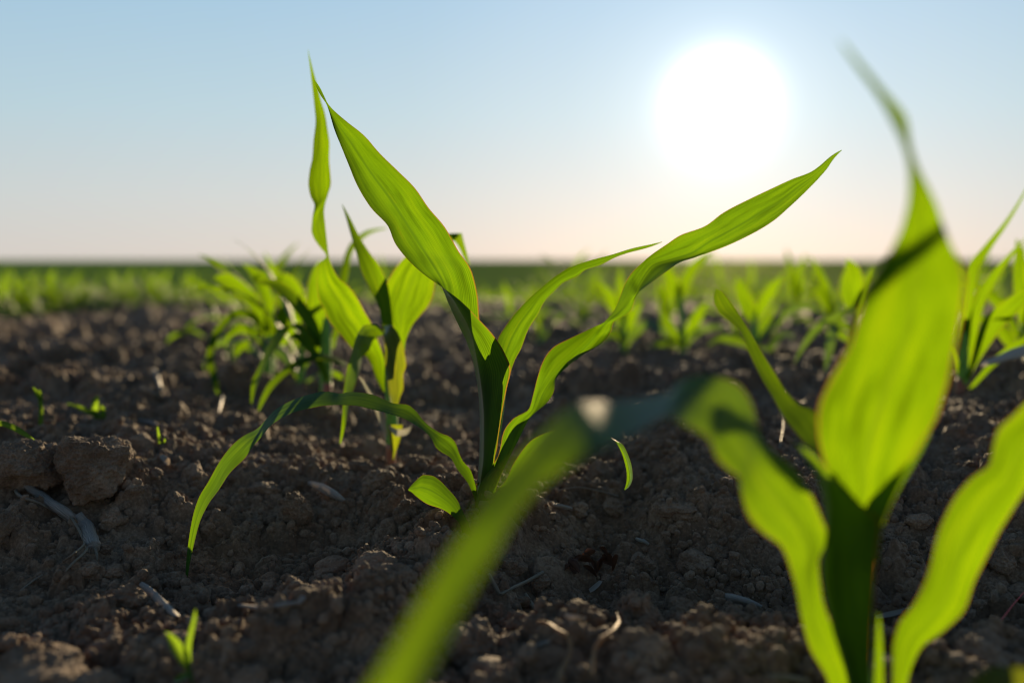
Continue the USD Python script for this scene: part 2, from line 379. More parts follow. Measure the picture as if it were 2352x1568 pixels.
def macro(x, y):
    x, y = np.asarray(x, float), np.asarray(y, float)
    r = np.hypot(x, y)
    z = FAR(np.minimum(r, 4900))
    near = (r < 4.3) & (y > .2) & (np.abs(x) < .85 * y)
    if near.any():
        zn = near_surface(np.stack([x[near], y[near]], -1))
        w = np.clip((r[near] - 2.9) / 1.2, 0, 1); w = w * w * (3 - 2 * w)
        z[near] = zn * (1 - w) + z[near] * w
    return z


def n2(x, y, s, seed):
    return meshkit.noise(np.stack([x * s, y * s, np.full_like(x, seed * 3.1)], -1), seed) - .5


def rolling(x, y):
    """Lumps of the seedbed, from a hand's breadth down to a fingertip."""
    r = np.hypot(x, y)
    k = np.clip(8.0 / np.maximum(r, 1e-3), 0, 1)
    wx = x + .02 * n2(x, y, 22, 5); wy = y + .02 * n2(x, y, 22, 6)
    z = .012 * n2(x, y, 9, 1) + .009 * n2(wx, wy, 24, 2) + .008 * n2(wx, wy, 52, 3)
    z += .0080 * (.5 - np.abs(n2(wx, wy, 90, 7)) * 2) + .0034 * (.5 - np.abs(n2(wx, wy, 190, 8)) * 2)
    far_ridge = np.clip((r - 1.0) / 1.2, 0, 1) * (.035 * n2(x, y, 6, 11) + .03 * n2(x, y, 13, 12) + .035 * (.5 - np.abs(n2(x, y, 21, 13)) * 2))
    return (z + far_ridge) * k


crumb_rng = np.random.default_rng(21)


def domes(count, rmin, rmax, power, r_lo, r_hi):
    """Random lumps (x, y, radius) over the part of the field in view."""
    rr = r_lo * (r_hi / r_lo) ** crumb_rng.random(count)
    az = np.radians(crumb_rng.uniform(-34, 34, count))
    rad = rmin + (rmax - rmin) * crumb_rng.random(count) ** power
    return np.stack([rr * np.sin(az), rr * np.cos(az)], 1), rad


DOMES = [domes(3600, .003, .017, 3.6, .36, 3.0), domes(48000, .0007, .0030, 2.4, .38, 1.5), domes(9000, .007, .028, 1.8, 1.2, 5.5)]
TREES = [cKDTree(c) for c, _ in DOMES]


def bumps(x, y):
    out = np.zeros_like(x)
    q = np.stack([x + .006 * n2(x, y, 120, 51) + .003 * n2(x, y, 330, 53), y + .006 * n2(x, y, 120, 52) + .003 * n2(x, y, 330, 54)], -1)
    r = np.hypot(x, y)
    for (c, rad), tree, reach in zip(DOMES, TREES, (2.2, 1.45, 5.2)):
        near = r < reach
        dist, idx = tree.query(q[near], k=3, workers=-1)
        rr = rad[idx] * (1 + .35 * n2(x[near], y[near], 260, 17))[:, None]
        h = np.sqrt(np.maximum(0, rr ** 2 - dist ** 2)) * .85
        patch = np.clip(1.5 * (n2(x[near], y[near], 14, 61) + .5) - .1, .12, 1)
        out[near] += h.max(1) * (patch if len(c) > 20000 else 1)
    return out


def height(x, y, full=True):
    x, y = np.atleast_1d(np.asarray(x, float)), np.atleast_1d(np.asarray(y, float))
    z = macro(x, y) + rolling(x, y)
    if full:
        z += bumps(x, y)
        m = np.hypot(x, y) < 1.3
        z[m] += .0011 * n2(x[m], y[m], 420, 31) + .0008 * n2(x[m], y[m], 800, 32)
    return z


rs = np.concatenate([np.geomspace(.33, .43, 60, endpoint=False), np.geomspace(.43, .92, 560, endpoint=False), np.geomspace(.92, 2.2, 170, endpoint=False), np.geomspace(2.2, 7.0, 90)])
az = np.radians(np.linspace(-33.5, 33.5, 980))
RR, AA = np.meshgrid(rs, az, indexing="ij")
X, Y = (RR * np.sin(AA)).ravel(), (RR * np.cos(AA)).ravel()
Z = height(X, Y)
soil = part("soil", (np.stack([X, Y, Z], -1), grid_faces(len(rs), len(az))[:, ::-1]), SOIL, smooth=True)
tag(soil, "dark crumbly tilled soil between the corn plants", kind="structure")

# the wide field round it: a coarse sheet that runs a little below the tilled soil and on to the horizon
rs2 = np.concatenate([np.geomspace(.05, 7, 40, endpoint=False), np.geomspace(7, 4800, 110)])
az2 = np.radians(np.linspace(-180, 180, 241))
RR, AA = np.meshgrid(rs2, az2, indexing="ij")
X, Y = (RR * np.sin(AA)).ravel(), (RR * np.cos(AA)).ravel()
Z = macro(X, Y)
R_ = np.hypot(X, Y)
Z = Z - .035 * np.clip((7.6 - R_) / .6, 0, 1) + np.clip((R_ - 9) / 60, 0, 1) * 1.2 * (meshkit.noise(np.stack([X / 90, Y / 90, 0 * X], -1), 3) - .5) * np.clip(1 - R_ / 700, 0, 1) * 0.25
near_m = R_ < 7.6
faces2 = grid_faces(len(rs2), len(az2))[:, ::-1]
verts2 = np.stack([X, Y, Z], -1)
inner = faces2.reshape(-1, 4)
is_near = R_[inner].max(1) < 7.7
def compact(f):
    ids, inv = np.unique(f, return_inverse=True)
    return verts2[ids], inv.reshape(f.shape)
tag(part("field_soil", compact(inner[is_near]), SOIL, smooth=True), "bare soil of the field round the tilled bed", kind="structure")
tag(part("far_field", compact(inner[~is_near]), FIELD, smooth=True), "green crop field rising to the horizon", kind="structure")


def ground(px, d):
    """Point on the ground seen in picture column px at distance d."""
    p = at(px, 900, d)
    return np.array([p[0], p[1], height(p[0], p[1], False)[0]])


_D = np.concatenate([np.linspace(.36, 1.2, 700), np.linspace(1.2, 5, 500)])


def hit(px, py):
    """Distance at which the line of sight (px, py) meets the soil."""
    q = at(np.full_like(_D, px), np.full_like(_D, py), _D)
    below = np.nonzero(q[:, 2] < height(q[:, 0], q[:, 1]) + .001)[0]
    return float(_D[below[0]]) if len(below) else 5.0


# ---------------------------------------------------------------- the corn plant in focus
def plant(name, label, base, group=None):
    return thing(name, label, "corn plant", base, group)


B = at(1108, 1195, .692)
main = plant("corn_plant", "tall young corn plant in sharp focus at the centre, long arching leaf at its left", B)
Z0 = 0.0
L1 = [((1136, 1112, -.007), (1097, 1124, 0), (1137, 1114, .010)), ((1135, 1066, -.010), (1098, 1095, 0), (1137, 1068, .012)), ((1142, 1025, -.011), (1101, 1040, 0), (1143, 1025, .013)), ((1154, 945, -.012), (1102, 965, 0), (1154, 945, .014)),
      ((1164, 890, -.013), (1100, 918, 0), (1163, 893, .015)), ((1173, 849, -.014), (1095, 876, 0), (1169, 862, .017)), ((1160, 812, -.015), (1086, 830, 0), (1165, 838, .017)),
      ((1135, 772, -.017), (1071, 784, 0), (1140, 812, .018)), ((1100, 733, -.016), (1051, 743, 0), (1116, 775, .016)), ((1056, 690, -.012), (1031, 697, 0), (1101, 738, .012)),
      ((1014, 658, -.005), (1019, 652, .001), (1098, 688, .008)), ((977, 633, -.002), (1003, 622, .002), (1084, 625, .002)), ((931, 590, 0), (972, 574, .008), (1052, 575, 0)), ((906, 556, 0), (950, 540, .008), (1022, 522, 0)),
      ((892, 521, 0), (925, 500, .008), (985, 478, 0)), ((851, 476, 0), (893, 452, .008), (953, 432, 0)), ((819, 423, 0), (860, 408, .008), (910, 389, 0)), ((802, 382, 0), (836, 374, .008), (872, 352, 0)),
      ((785, 340, 0), (808, 330, .005), (836, 311, 0)), ((767, 295, 0), (778, 287, .005), (796, 279, 0)), ((755, 254, 0), (757, 250, .001), (763, 250, 0)), ((750, 240, 0), (752, 239, 0), (753, 238, 0)),
      ((738, 222, 0), (742, 221, .001), (745, 222, .0015)), ((728, 203, 0), (733, 203, .001), (736, 203, .001)), ((722, 187, 0), (724, 188, 0), (726, 188, 0)), ((719, 178, 0), (719, 178, 0), (719.5, 178, 0))]
m_, uv_ = leaf_lmr(L1, [(0, .692), (.35, .69), (1, .675)], n=130, seed=1, ripple=.0003, n_across=19)
part("leaf", m_, LEAF, main, B, uv=uv_, label="broad upright leaf reaching up to the left")
L2 = dict(L=[(1118, 930), (1130, 850), (1144, 778), (1164, 745), (1190, 712), (1219, 682.6), (1248, 657), (1281, 631), (1311, 613), (1355, 598), (1402, 585.6), (1457, 569), (1490, 562), (1521, 555)],
          R=[(1150, 935), (1166, 880), (1182, 829), (1197, 800), (1212, 759.5), (1234, 723), (1252, 690), (1274, 668), (1296, 648), (1325, 635), (1344, 620), (1377, 609), (1413, 591), (1439, 582), (1494, 567), (1521, 556)])
m_, uv_ = leaf_lr(L2["L"], L2["R"], [(0, .697), (.4, .702), (1, .70)], tilt=[(0, .012), (.4, .008), (1, 0)], fold=.22, seed=2, n=80)
part("leaf", m_, LEAF, main, B, uv=uv_, label="narrow leaf curving up to the right behind the whorl")
L3 = [((1094, 1112, 0), (1134, 1132, 0), (1112, 1122, .012)), ((1130, 1069, -.005), (1153, 1087, 0), (1137, 1080, .012)), ((1146, 1042, -.004), (1170, 1052, 0), (1152, 1042, .014)), ((1157, 992, -.003), (1194, 1003, 0), (1173, 995, .015)),
      ((1180, 961, -.002), (1213, 965, 0), (1197, 958, .015)), ((1215, 940, -.002), (1232, 940, 0), (1245, 935, .012)), ((1225, 905, 0), (1248, 903, .002), (1272, 898, .010)), ((1234, 868, 0), (1268, 872, .004), (1276, 868, .012)), ((1247, 829, -.004), (1291, 847, .008), (1296, 838, .009)),
      ((1270, 798, -.006), (1317, 824, .010), (1328, 814, .002)), ((1311, 776, -.006), (1342, 800, .010), (1372, 795, -.002)), ((1347, 759, -.005), (1366, 772, .008), (1392, 778, -.003)), ((1372, 747, -.002), (1382, 752, 0), (1405, 755, .003)),
      ((1386, 741, 0), (1391, 743, 0), (1408, 741, 0)), ((1397, 729, .003), (1405, 732, 0), (1433, 726, -.002)), ((1410, 714, .005), (1421, 720, 0), (1450, 712, -.003)), ((1424, 683, .006), (1440, 700, -.002), (1459, 686, -.004)),
      ((1434, 655, .005), (1456, 678, -.006), (1463, 673, .002)), ((1450, 628, .004), (1466, 656, .003), (1473, 666, -.010)), ((1472, 606, .004), (1480, 633, .005), (1500, 646, -.013)),
      ((1494, 587, .003), (1502, 608, .006), (1530, 624, -.014)), ((1530, 562, .003), (1540, 596, .006), (1560, 603, -.012)), ((1563, 540, .002), (1585, 583, .004), (1597, 590, -.008)), ((1618, 520, 0), (1633, 553, .001), (1640, 576, .004)),
      ((1662, 488, 0), (1687, 524, .003), (1708, 547, 0)), ((1732, 452, 0), (1752, 486, .003), (1777, 507, 0)), ((1768, 435, 0), (1792, 463, .003), (1815, 474, 0)), ((1818, 412, 0), (1833, 431, .002), (1851, 440, 0)),
      ((1864, 394, 0), (1872, 402, .001), (1884, 406, 0)), ((1886, 378, 0), (1892, 384, 0), (1901, 386, 0)), ((1903, 363, 0), (1908, 366, 0), (1913, 368, 0)), ((1920, 351, 0), (1922, 353, 0), (1924, 355, 0)), ((1934, 344, 0), (1934, 345, 0), (1934.5, 345, 0))]
m_, uv_ = leaf_lmr(L3, [(0, .69), (.3, .69), (1, .70)], n=150, seed=3, ripple=.00025, n_across=17)
part("leaf", m_, LEAF, main, B, uv=uv_, label="long twisted leaf reaching up to the right")
L4u = [(1098, 1150), (1087, 1094), (1079.6, 1076), (1065, 1061), (1054, 1039), (1046.6, 1017), (1032, 1002), (1013.6, 995), (991.7, 982), (973, 966), (955, 944), (933, 929), (907, 927), (885, 918), (860, 907), (834, 901), (808, 899), (779, 904), (757, 900), (738, 899.5), (713, 904), (684, 913), (655, 927), (629, 944), (611, 964), (590, 985), (562, 998), (536, 1018), (506, 1055), (479.5, 1104), (457, 1142), (442, 1188), (434, 1233), (427, 1297), (425, 1356)]
L4l = [(1092, 1152), (1076, 1112), (1050, 1076), (1035, 1050), (1013, 1037), (999, 1024), (995, 1013), (980, 995), (958, 979), (922, 959), (885, 948), (852, 940), (812, 931), (779, 930), (750, 931), (713, 938), (680, 946), (647, 961), (618, 981), (598, 1006), (581, 1025), (566, 1048), (528, 1086), (502, 1127), (479, 1157), (460, 1195), (446, 1248), (435, 1301), (428, 1346), (426, 1356)]
m_, uv_ = leaf_lr(L4l, L4u, [(0, .688), (.3, .675), (.6, .665), (.85, .65), (1, .632)], tilt=[(0, .006), (.2, .012), (.45, .024), (.62, .02), (.8, .012), (1, 0)], fold=[(0, .15), (.25, .1), (.42, -.12), (.6, -.15), (.75, .1), (1, .2)], seed=4, n=110)
part("leaf", m_, LEAF, main, B, uv=uv_, label="long leaf arching over to the left with its tip on the soil")
m_, uv_ = leaf_lr([(1062, 1226), (1057, 1206), (1038, 1184), (1015, 1169), (981, 1157), (955, 1139), (945, 1130), (938, 1126)], [(1082, 1226), (1076, 1203), (1064, 1176), (1049, 1146), (1027, 1120), (1008, 1101), (993, 1092), (974, 1090), (957, 1102), (943, 1116), (937, 1124)],
                  [(0, .655), (.5, .652), (1, .645)], tilt=[(0, .003), (.5, .008), (1, .004)], fold=-.15, seed=5)
part("leaf", m_, LEAF, main, B, uv=uv_, label="short round-tipped lowest leaf")
m_, uv_ = leaf_lr([(1118, 1190), (1140, 1130), (1162, 1104), (1181, 1063), (1230, 1005), (1300, 985), (1360, 985), (1405, 1006), (1423, 1030), (1434, 1059), (1440, 1093), (1434, 1124)], [(1160, 1190), (1178, 1150), (1215, 1110), (1245, 1075), (1290, 1035), (1340, 1015), (1390, 1008), (1427, 1018), (1442, 1044), (1451, 1074), (1453, 1097), (1446, 1117), (1436, 1125)][::1],
                  [(0, .69), (.5, .675), (1, .66)], tilt=-.006, fold=.2, seed=6)
part("leaf", m_, LEAF, main, B, uv=uv_, label="leaf arching to the right with a drooping tip")
m_, uv_ = tube([at(1122, 1215, .693), at(1118, 1150, .693), at(1120, 1060, .6915), at(1131, 960, .6912), at(1134, 880, .6912), at(1137, 805, .693)], [.0080, .0070, .0055, .0072, .0090, .0020], 14, n=24)
part("stem", m_, STEM, main, B, uv=uv_)
m_, uv_ = leaf_lr([(1082, 1240), (1090, 1170), (1100, 1120), (1118, 1088), (1134, 1070)], [(1142, 1240), (1140, 1170), (1140, 1128), (1148, 1098), (1156, 1080)], [(0, .682), (1, .683)], fold=-.3, seed=8, n=24, ripple=0)
part("leaf_sheath", m_, LEAF, main, B, uv=uv_)

# ---------------------------------------------------------------- the second plant, just behind it to the left
D2 = .86
B2 = at(896, 1095, D2)
second = plant("corn_plant", "young corn plant behind the sharp one, with reddish foot and tall upright leaf", B2)
m_, uv_ = leaf_lr([(880, 900), (866, 874), (845, 823), (812, 803), (779, 764), (757, 739), (746, 713), (731, 680), (728, 647), (731, 606), (750, 588), (734, 566), (722, 549), (715, 528), (717, 503), (722, 472), (713, 451), (708, 423), (711, 392), (717, 364), (720, 322), (725, 277), (723, 253), (720, 225), (716, 190), (711, 149), (707, 114)],
                  [(890, 900), (889, 867), (886, 838), (878, 808), (867, 779), (849, 735), (838, 717), (827, 695), (816, 677), (801, 658), (779, 640), (763, 612), (756, 590), (751, 552), (747, 517), (744, 486), (746, 472), (753, 448), (760, 420), (758, 392), (756, 364), (757, 333), (752, 295), (745, 256), (738, 235), (730, 201), (720, 165), (707.5, 114)],
                  [(0, .86), (.4, .855), (.5, .84), (1, .80)], tilt=[(0, .006), (.3, .008), (.40, -.022), (.52, -.030), (.58, .010), (1, 0)], fold=[(0, .2), (.45, .1), (.6, .12), (1, .1)], seed=11, n=120, ripple=.0004)
part("leaf", m_, LEAF_FAR, second, B2, uv=uv_, label="broad leaf bending up into a tall narrow tip")
m_, uv_ = leaf_lr([(882, 790), (868, 700), (852, 669), (830, 622), (816, 574), (803, 530), (793, 495), (785, 469)], [(905, 790), (896, 690), (887, 645), (867, 604), (845, 574), (824, 540), (803, 498), (786, 469)], [(0, .865), (1, .85)], tilt=.012, fold=.15, seed=12)
part("leaf", m_, LEAF_FAR, second, B2, uv=uv_)
m_, uv_ = leaf_lr([(908, 850), (914, 790), (904, 750), (889, 728), (879, 699), (884, 666), (900, 629), (930, 590), (985, 555), (1030, 537)], [(928, 850), (930, 790), (945, 750), (965, 725), (985, 700), (996, 670), (1000, 635), (1012, 590), (1035, 560), (1061, 535)], [(0, .865), (.5, .875), (1, .885)], tilt=[(0, .0), (.5, -.012), (1, .01)], fold=.12, seed=13)
part("leaf", m_, LEAF_FAR, second, B2, uv=uv_, label="wide leaf whose tip folds over behind the sharp leaf")
m_, uv_ = leaf_lr([(1030, 536), (1038, 548), (1050, 562), (1064, 588), (1079, 610)], [(1061, 535), (1064, 548), (1067, 560), (1073, 582), (1080, 609)], [(0, .885), (1, .87)], tilt=-.006, fold=.1, seed=14, n=24)
part("leaf_tip", m_, LEAF_FAR, second, B2, uv=uv_)
m_, uv_ = leaf_lr([(882, 775), (874, 756), (860, 744), (838, 746), (827, 757), (816, 779), (808, 808), (797, 845), (792, 878), (788, 922), (785, 970), (780, 1018)], [(894, 778), (884, 768), (872, 772), (856, 783), (850, 800), (834, 820), (827, 849), (819, 874), (808, 904), (799, 940), (794, 973), (783, 1018)],
                  [(0, .86), (.3, .84), (1, .815)], tilt=[(0, .02), (.3, .03), (.5, .012), (1, 0)], fold=-.1, seed=15)
part("leaf", m_, LEAF_FAR, second, B2, uv=uv_, label="drooping leaf, shaded blue-green on top")
m_, uv_ = leaf_lr([(874, 760), (880, 748), (884, 760), (883, 779), (883, 816), (887, 856), (893, 896), (896, 926), (898, 945)], [(884, 752), (895, 746), (908, 756), (918, 774), (929, 808), (933, 838), (926, 863), (927, 889), (920, 911), (914, 929), (903, 945)], [(0, .85), (1, .83)], tilt=.008, fold=.1, seed=16)
part("leaf", m_, LEAF_TIRED, second, B2, uv=uv_, label="hanging leaf with yellow and brown margins")
m_, uv_ = leaf_lr([(886, 1010), (868, 960), (850, 915), (835, 885), (824, 866)], [(890, 995), (880, 950), (862, 910), (842, 880), (825, 864)], [(0, .85), (1, .83)], fold=.1, seed=17, n=24)
part("leaf", m_, PALE, second, B2, uv=uv_)
m_, uv_ = leaf_lr([(893, 977), (900, 992), (912, 1002), (930, 1000), (944, 985)], [(894, 974), (904, 982), (916, 986), (930, 984), (947, 974)], [(0, .845), (.5, .83), (1, .835)], fold=.2, seed=18, n=24)
part("leaf", m_, PALE, second, B2, uv=uv_, label="small curled pale first leaf")
m_, uv_ = tube([at(900, 1030, D2), at(900, 960, D2), at(896, 880, D2), at(893, 790, D2)], [.0048, .0050, .0048, .0035], 12, n=16)
part("stem", m_, STEM, second, B2, uv=uv_)
m_, uv_ = tube([at(896, 1105, D2), at(897, 1060, D2), at(900, 1020, D2)], [.0040, .0042, .0050], 12, n=8)
part("stem_foot", m_, STEM_RED, second, B2, uv=uv_)
m_, uv_ = leaf_lr([(890, 975), (896, 1010), (900, 1040), (903, 1055)], [(925, 975), (920, 1005), (910, 1035), (904, 1055)], [(0, .845), (1, .853)], fold=-.2, seed=19, n=20, ripple=0)
part("leaf_sheath", m_, LEAF_TIRED, second, B2, uv=uv_)

# ---------------------------------------------------------------- the third plant, further left in the row
D3 = 1.03
B3 = at(748, 915, D3)
third = plant("corn_plant", "young corn plant left of the reddish-footed one, narrow leaf arching down left", B3)


def fl(Lp, Rp, dep, mat=LEAF_FAR, root=third, base=B3, seed=20, **k):
    mm, uu = leaf_lr(Lp, Rp, dep, seed=seed, n=40, **k)
    return part("leaf", mm, mat, root, base, uv=uu)


fl([(796, 846), (764, 832), (730, 826), (697, 837), (652, 866), (620, 902), (596, 944)], [(798, 833), (766, 818), (732, 811), (692, 822), (645, 851), (610, 890), (592, 942)], [(0, 1.02), (.5, .98), (1, .94)], tilt=.02, fold=-.1, seed=21)
fl([(720, 800), (690, 765), (670, 752), (649, 752), (622, 783), (595, 841), (576, 886), (576, 925)], [(735, 790), (705, 752), (680, 741), (660, 762), (642, 790), (617, 826), (592, 880), (579, 928)], [(0, 1.03), (.4, .99), (1, .94)], tilt=[(0, .02), (.4, .03), (1, 0)], fold=-.1, seed=22)
fl([(728, 830), (712, 770), (704, 720), (705, 670), (716, 625), (733, 598)], [(745, 830), (748, 770), (750, 720), (748, 680), (744, 640), (735, 598)], [(0, 1.03), (1, 1.05)], fold=.15, seed=23)
fl([(730, 800), (700, 745), (670, 705), (640, 672), (610, 655), (585, 650)], [(745, 790), (725, 735), (695, 690), (660, 655), (622, 640), (586, 648)], [(0, 1.03), (1, 1.0)], tilt=.015, fold=.15, seed=24)
fl([(755, 800), (768, 740), (772, 690), (782, 630), (790, 590), (812, 550), (850, 527), (888, 523)], [(768, 800), (780, 740), (788, 690), (800, 630), (806, 590), (822, 562), (852, 536), (888, 526)], [(0, 1.04), (1, 1.10)], tilt=.01, fold=.12, seed=25)
fl([(748, 880), (735, 850), (715, 820), (690, 790), (672, 775), (660, 790)], [(756, 870), (745, 840), (728, 805), (702, 775), (682, 764), (664, 775)], [(0, 1.02), (1, .98)], tilt=.01, fold=.1, seed=26)
m_, uv_ = tube([at(748, 925, D3), at(748, 860, D3), at(748, 790, D3), at(750, 730, D3)], [.0065, .0062, .0058, .003], 10, n=14)
part("stem", m_, STEM, third, B3, uv=uv_)
m_, uv_ = tube([at(752, 922, D3 - .012), at(751, 880, D3 - .010)], [.0050, .0048], 10, n=4)
part("stem_foot", m_, STEM_RED, third, B3, uv=uv_)

D4 = 1.24
B4 = at(612, 885, D4)
fourth = plant("corn_plant", "bushy blurred corn plant left of the others, one leaf hanging at its far left", B4)
k4 = dict(root=fourth, base=B4)
fl([(600, 770), (575, 735), (549, 728), (520, 748), (497, 785), (491, 822), (500, 865), (503, 906)], [(610, 755), (580, 718), (548, 708), (512, 732), (483, 777), (474, 820), (484, 865), (498, 907)], [(0, 1.24), (.5, 1.17), (1, 1.08)], tilt=.004, fold=-.1, seed=41, **k4)
fl([(612, 790), (590, 740), (566, 700), (535, 672), (505, 652), (490, 640)], [(628, 780), (612, 725), (590, 680), (556, 645), (520, 627), (491, 637)], [(0, 1.24), (1, 1.21)], tilt=.004, fold=.1, seed=42, **k4)
fl([(625, 780), (640, 730), (640, 690), (622, 655), (600, 640), (580, 648)], [(648, 780), (672, 725), (672, 680), (648, 640), (612, 620), (582, 640)], [(0, 1.25), (1, 1.21)], tilt=.004, fold=.12, seed=43, **k4)
fl([(630, 790), (660, 745), (668, 705), (655, 668), (630, 648), (606, 655)], [(650, 795), (690, 745), (704, 700), (690, 655), (650, 626), (607, 648)], [(0, 1.23), (1, 1.21)], tilt=.004, fold=.12, seed=44, **k4)
fl([(606, 800), (580, 775), (555, 765), (530, 775), (518, 800)], [(610, 785), (585, 752), (555, 742), (524, 760), (516, 798)], [(0, 1.23), (1, 1.21)], tilt=.004, fold=-.1, seed=45, **k4)
fl([(616, 760), (606, 700), (590, 660), (572, 628), (556, 606)], [(632, 755), (630, 700), (614, 650), (592, 620), (558, 605)], [(0, 1.25), (1, 1.21)], tilt=.004, fold=.12, seed=46, **k4)
m_, uv_ = tube([at(612, 895, D4), at(614, 840, D4), at(620, 770, D4)], [.0068, .0065, .004], 10, n=14)
part("stem", m_, STEM, fourth, B4, uv=uv_)

# ---------------------------------------------------------------- the large blurred plant in front, right
BF = at(1985, 1800, .42)
front = plant("corn_plant", "large blurred corn plant in the right foreground with a broad leaf rising past the sun", BF)


def ff(Lp, Rp, dep, mat=LEAF_FAR, seed=30, name="leaf", label=None, n=80, **k):
    mm, uu = leaf_lr(Lp, Rp, dep, seed=seed, n=n, **k)
    return part(name, mm, mat, front, BF, uv=uu, label=label)


F1 = [(1945, 1235, 1985, 1235), (1925, 1120, 2040, 1165), (1889, 1048, 2080, 1080), (1879, 985, 2120, 1012), (1882, 930, 2155, 950), (1903, 880, 2175, 885), (1935, 825, 2186, 840), (1955, 785, 2197, 785), (1970, 735, 2209, 725), (1986, 678, 2217, 655),
      (2019, 618, 2206, 604), (2052, 563, 2186, 563), (2074, 515, 2168, 515), (2086, 470, 2152, 469), (2091, 430, 2133, 432), (2091, 395, 2114, 395), (2086, 362, 2098, 358), (2078, 335, 2088, 328), (2066, 305, 2082, 298), (2055, 282, 2077, 275), (2040, 254, 2064, 250), (2022, 226, 2044, 224), (2004, 200, 2020, 196), (1984, 172, 1996, 168), (1962, 142, 1970, 138), (1943, 114, 1948, 111), (1928, 92, 1929, 91)]
F1 = np.array(F1, float)
_w = np.array([.0 if a[1] > 480 else .32 * min(1, (480 - a[1]) / 150) for a in F1])[:, None]
_c = (F1[:, :2] + F1[:, 2:]) / 2
F1[:, :2] += (F1[:, :2] - _c) * _w; F1[:, 2:] += (F1[:, 2:] - _c) * _w
sF = np.r_[0, np.cumsum(np.hypot(*np.diff((F1[:, :2] + F1[:, 2:]) / 2, axis=0).T))]; sF /= sF[-1]
dF = np.interp(sF, [0, .3, .55, .75, 1], [.415, .37, .335, .32, .30]); wF = np.hypot(F1[:, 2] - F1[:, 0], F1[:, 3] - F1[:, 1]) / F * dF
foF = np.interp(sF, [0, .3, .7, .8, 1], [.25, .10, .12, .45, .3]); tlF = np.interp(sF, [0, .4, .66, .78, .9, 1], [0, -.006, .004, .012, .006, 0])
rowsF = [((a[0], a[1], -t / 2), ((a[0] + a[2]) / 2, (a[1] + a[3]) / 2, f * w), (a[2], a[3], t / 2)) for a, t, f, w in zip(F1, tlF, foF, wF)]
m_, uv_ = leaf_lmr(rowsF, np.c_[sF, dF], n=110, seed=31, ripple=.0006, n_across=13)
part("leaf", m_, LEAF_FAR, front, BF, uv=uv_, label="broad bright leaf narrowing to a long curved tip")
ff([(1915, 1640), (1903, 1568), (1860, 1486), (1840, 1413), (1825, 1340), (1796, 1257), (1747, 1218), (1718, 1184), (1704, 1135), (1699, 1096), (1679, 1082), (1645, 1048), (1632, 1013), (1600, 989), (1562, 970), (1533, 955), (1500, 972), (1420, 1015), (1330, 1060), (1255, 1108), (1178, 1195), (1130, 1280), (1080, 1360), (1020, 1480), (960, 1600), (930, 1660)],
   [(1965, 1640), (1955, 1540), (1923, 1462), (1888, 1370), (1880, 1290), (1903, 1233), (1889, 1194), (1855, 1121), (1816, 1067), (1777, 1038), (1752, 1010), (1740, 974), (1730, 930), (1699, 885), (1655, 865), (1606, 860), (1562, 875), (1538, 902), (1480, 912), (1400, 922), (1340, 922), (1300, 938), (1250, 985), (1195, 1045), (1120, 1130), (1050, 1240), (970, 1370), (900, 1490), (840, 1590), (800, 1660)],
   [(0, .42), (.3, .385), (.45, .345), (.6, .290), (.75, .245), (1, .205)], tilt=[(0, .0), (.25, .006), (.42, .03), (.5, .05), (.57, .035), (.64, .008), (.8, .004), (1, .003)], fold=[(0, .12), (.4, -.1), (.6, -.1), (1, .15)], seed=32, n=130, mat=LEAF_SHINY, label="leaf bending over to the left across the sharp plant")
ff([(2045, 1660), (2050, 1568), (2050, 1496), (2064, 1433), (2098, 1389), (2137, 1301), (2152, 1228), (2186, 1155), (2235, 1096), (2275, 1067), (2281, 1033), (2293, 989), (2328, 955), (2370, 915), (2460, 860), (2560, 830)],
   [(2075, 1660), (2084, 1568), (2118, 1486), (2167, 1452), (2215, 1403), (2240, 1330), (2289, 1233), (2352, 1135), (2420, 1040), (2490, 930), (2560, 832)],
   [(0, .415), (.5, .40), (1, .37)], tilt=[(0, 0), (.4, .012), (1, .01)], fold=.18, seed=33, label="leaf rising to the right with a reddish margin")
ff([(1905, 1085), (1884, 1052), (1850, 1018), (1806, 965), (1777, 916), (1747, 867), (1718, 804), (1699, 760), (1677, 735), (1651, 715), (1640, 686), (1644, 664)],
   [(1925, 1070), (1900, 1015), (1869, 940), (1840, 929), (1806, 896), (1777, 853), (1745, 800), (1728, 770), (1710, 740), (1684, 701), (1657, 668), (1646, 664)],
   [(0, .43), (.4, .50), (1, .58)], tilt=.006, fold=.15, seed=34, label="narrow leaf pointing away to the left")
ff([(2004, 1640), (2008, 1500), (2010, 1440), (2014, 1400)], [(2030, 1640), (2028, 1500), (2024, 1440), (2016, 1400)], [(0, .41), (1, .41)], fold=.1, seed=35, n=20, name="leaf_sheath")
# whorl: the rolled lower part that the blades come out of
WH = [((1996, 1760, -.004), (1948, 1760, 0), (1996, 1762, .008)), ((1997, 1600, -.005), (1950, 1600, 0), (1997, 1602, .009)), ((2004, 1420, -.008), (1906, 1420, 0), (2003, 1422, .012)), ((2012, 1300, -.010), (1888, 1300, 0), (2012, 1302, .015)),
      ((2022, 1200, -.011), (1895, 1200, 0), (2022, 1202, .016)), ((1985, 1165, -.012), (1893, 1150, 0), (2020, 1170, .016)), ((1945, 1120, -.012), (1878, 1095, 0), (1990, 1150, .014)), ((1900, 1075, -.010), (1845, 1045, 0), (1930, 1110, .010)), ((1850, 1035, -.004), (1826, 1015, 0), (1865, 1040, .004)), ((1815, 1010, 0), (1815, 1009, 0), (1816, 1010, 0))]
m_, uv_ = leaf_lmr(WH, [(0, .415), (1, .405)], n=60, seed=36, ripple=0)
part("leaf_sheath", m_, LEAF_FAR, front, BF, uv=uv_)
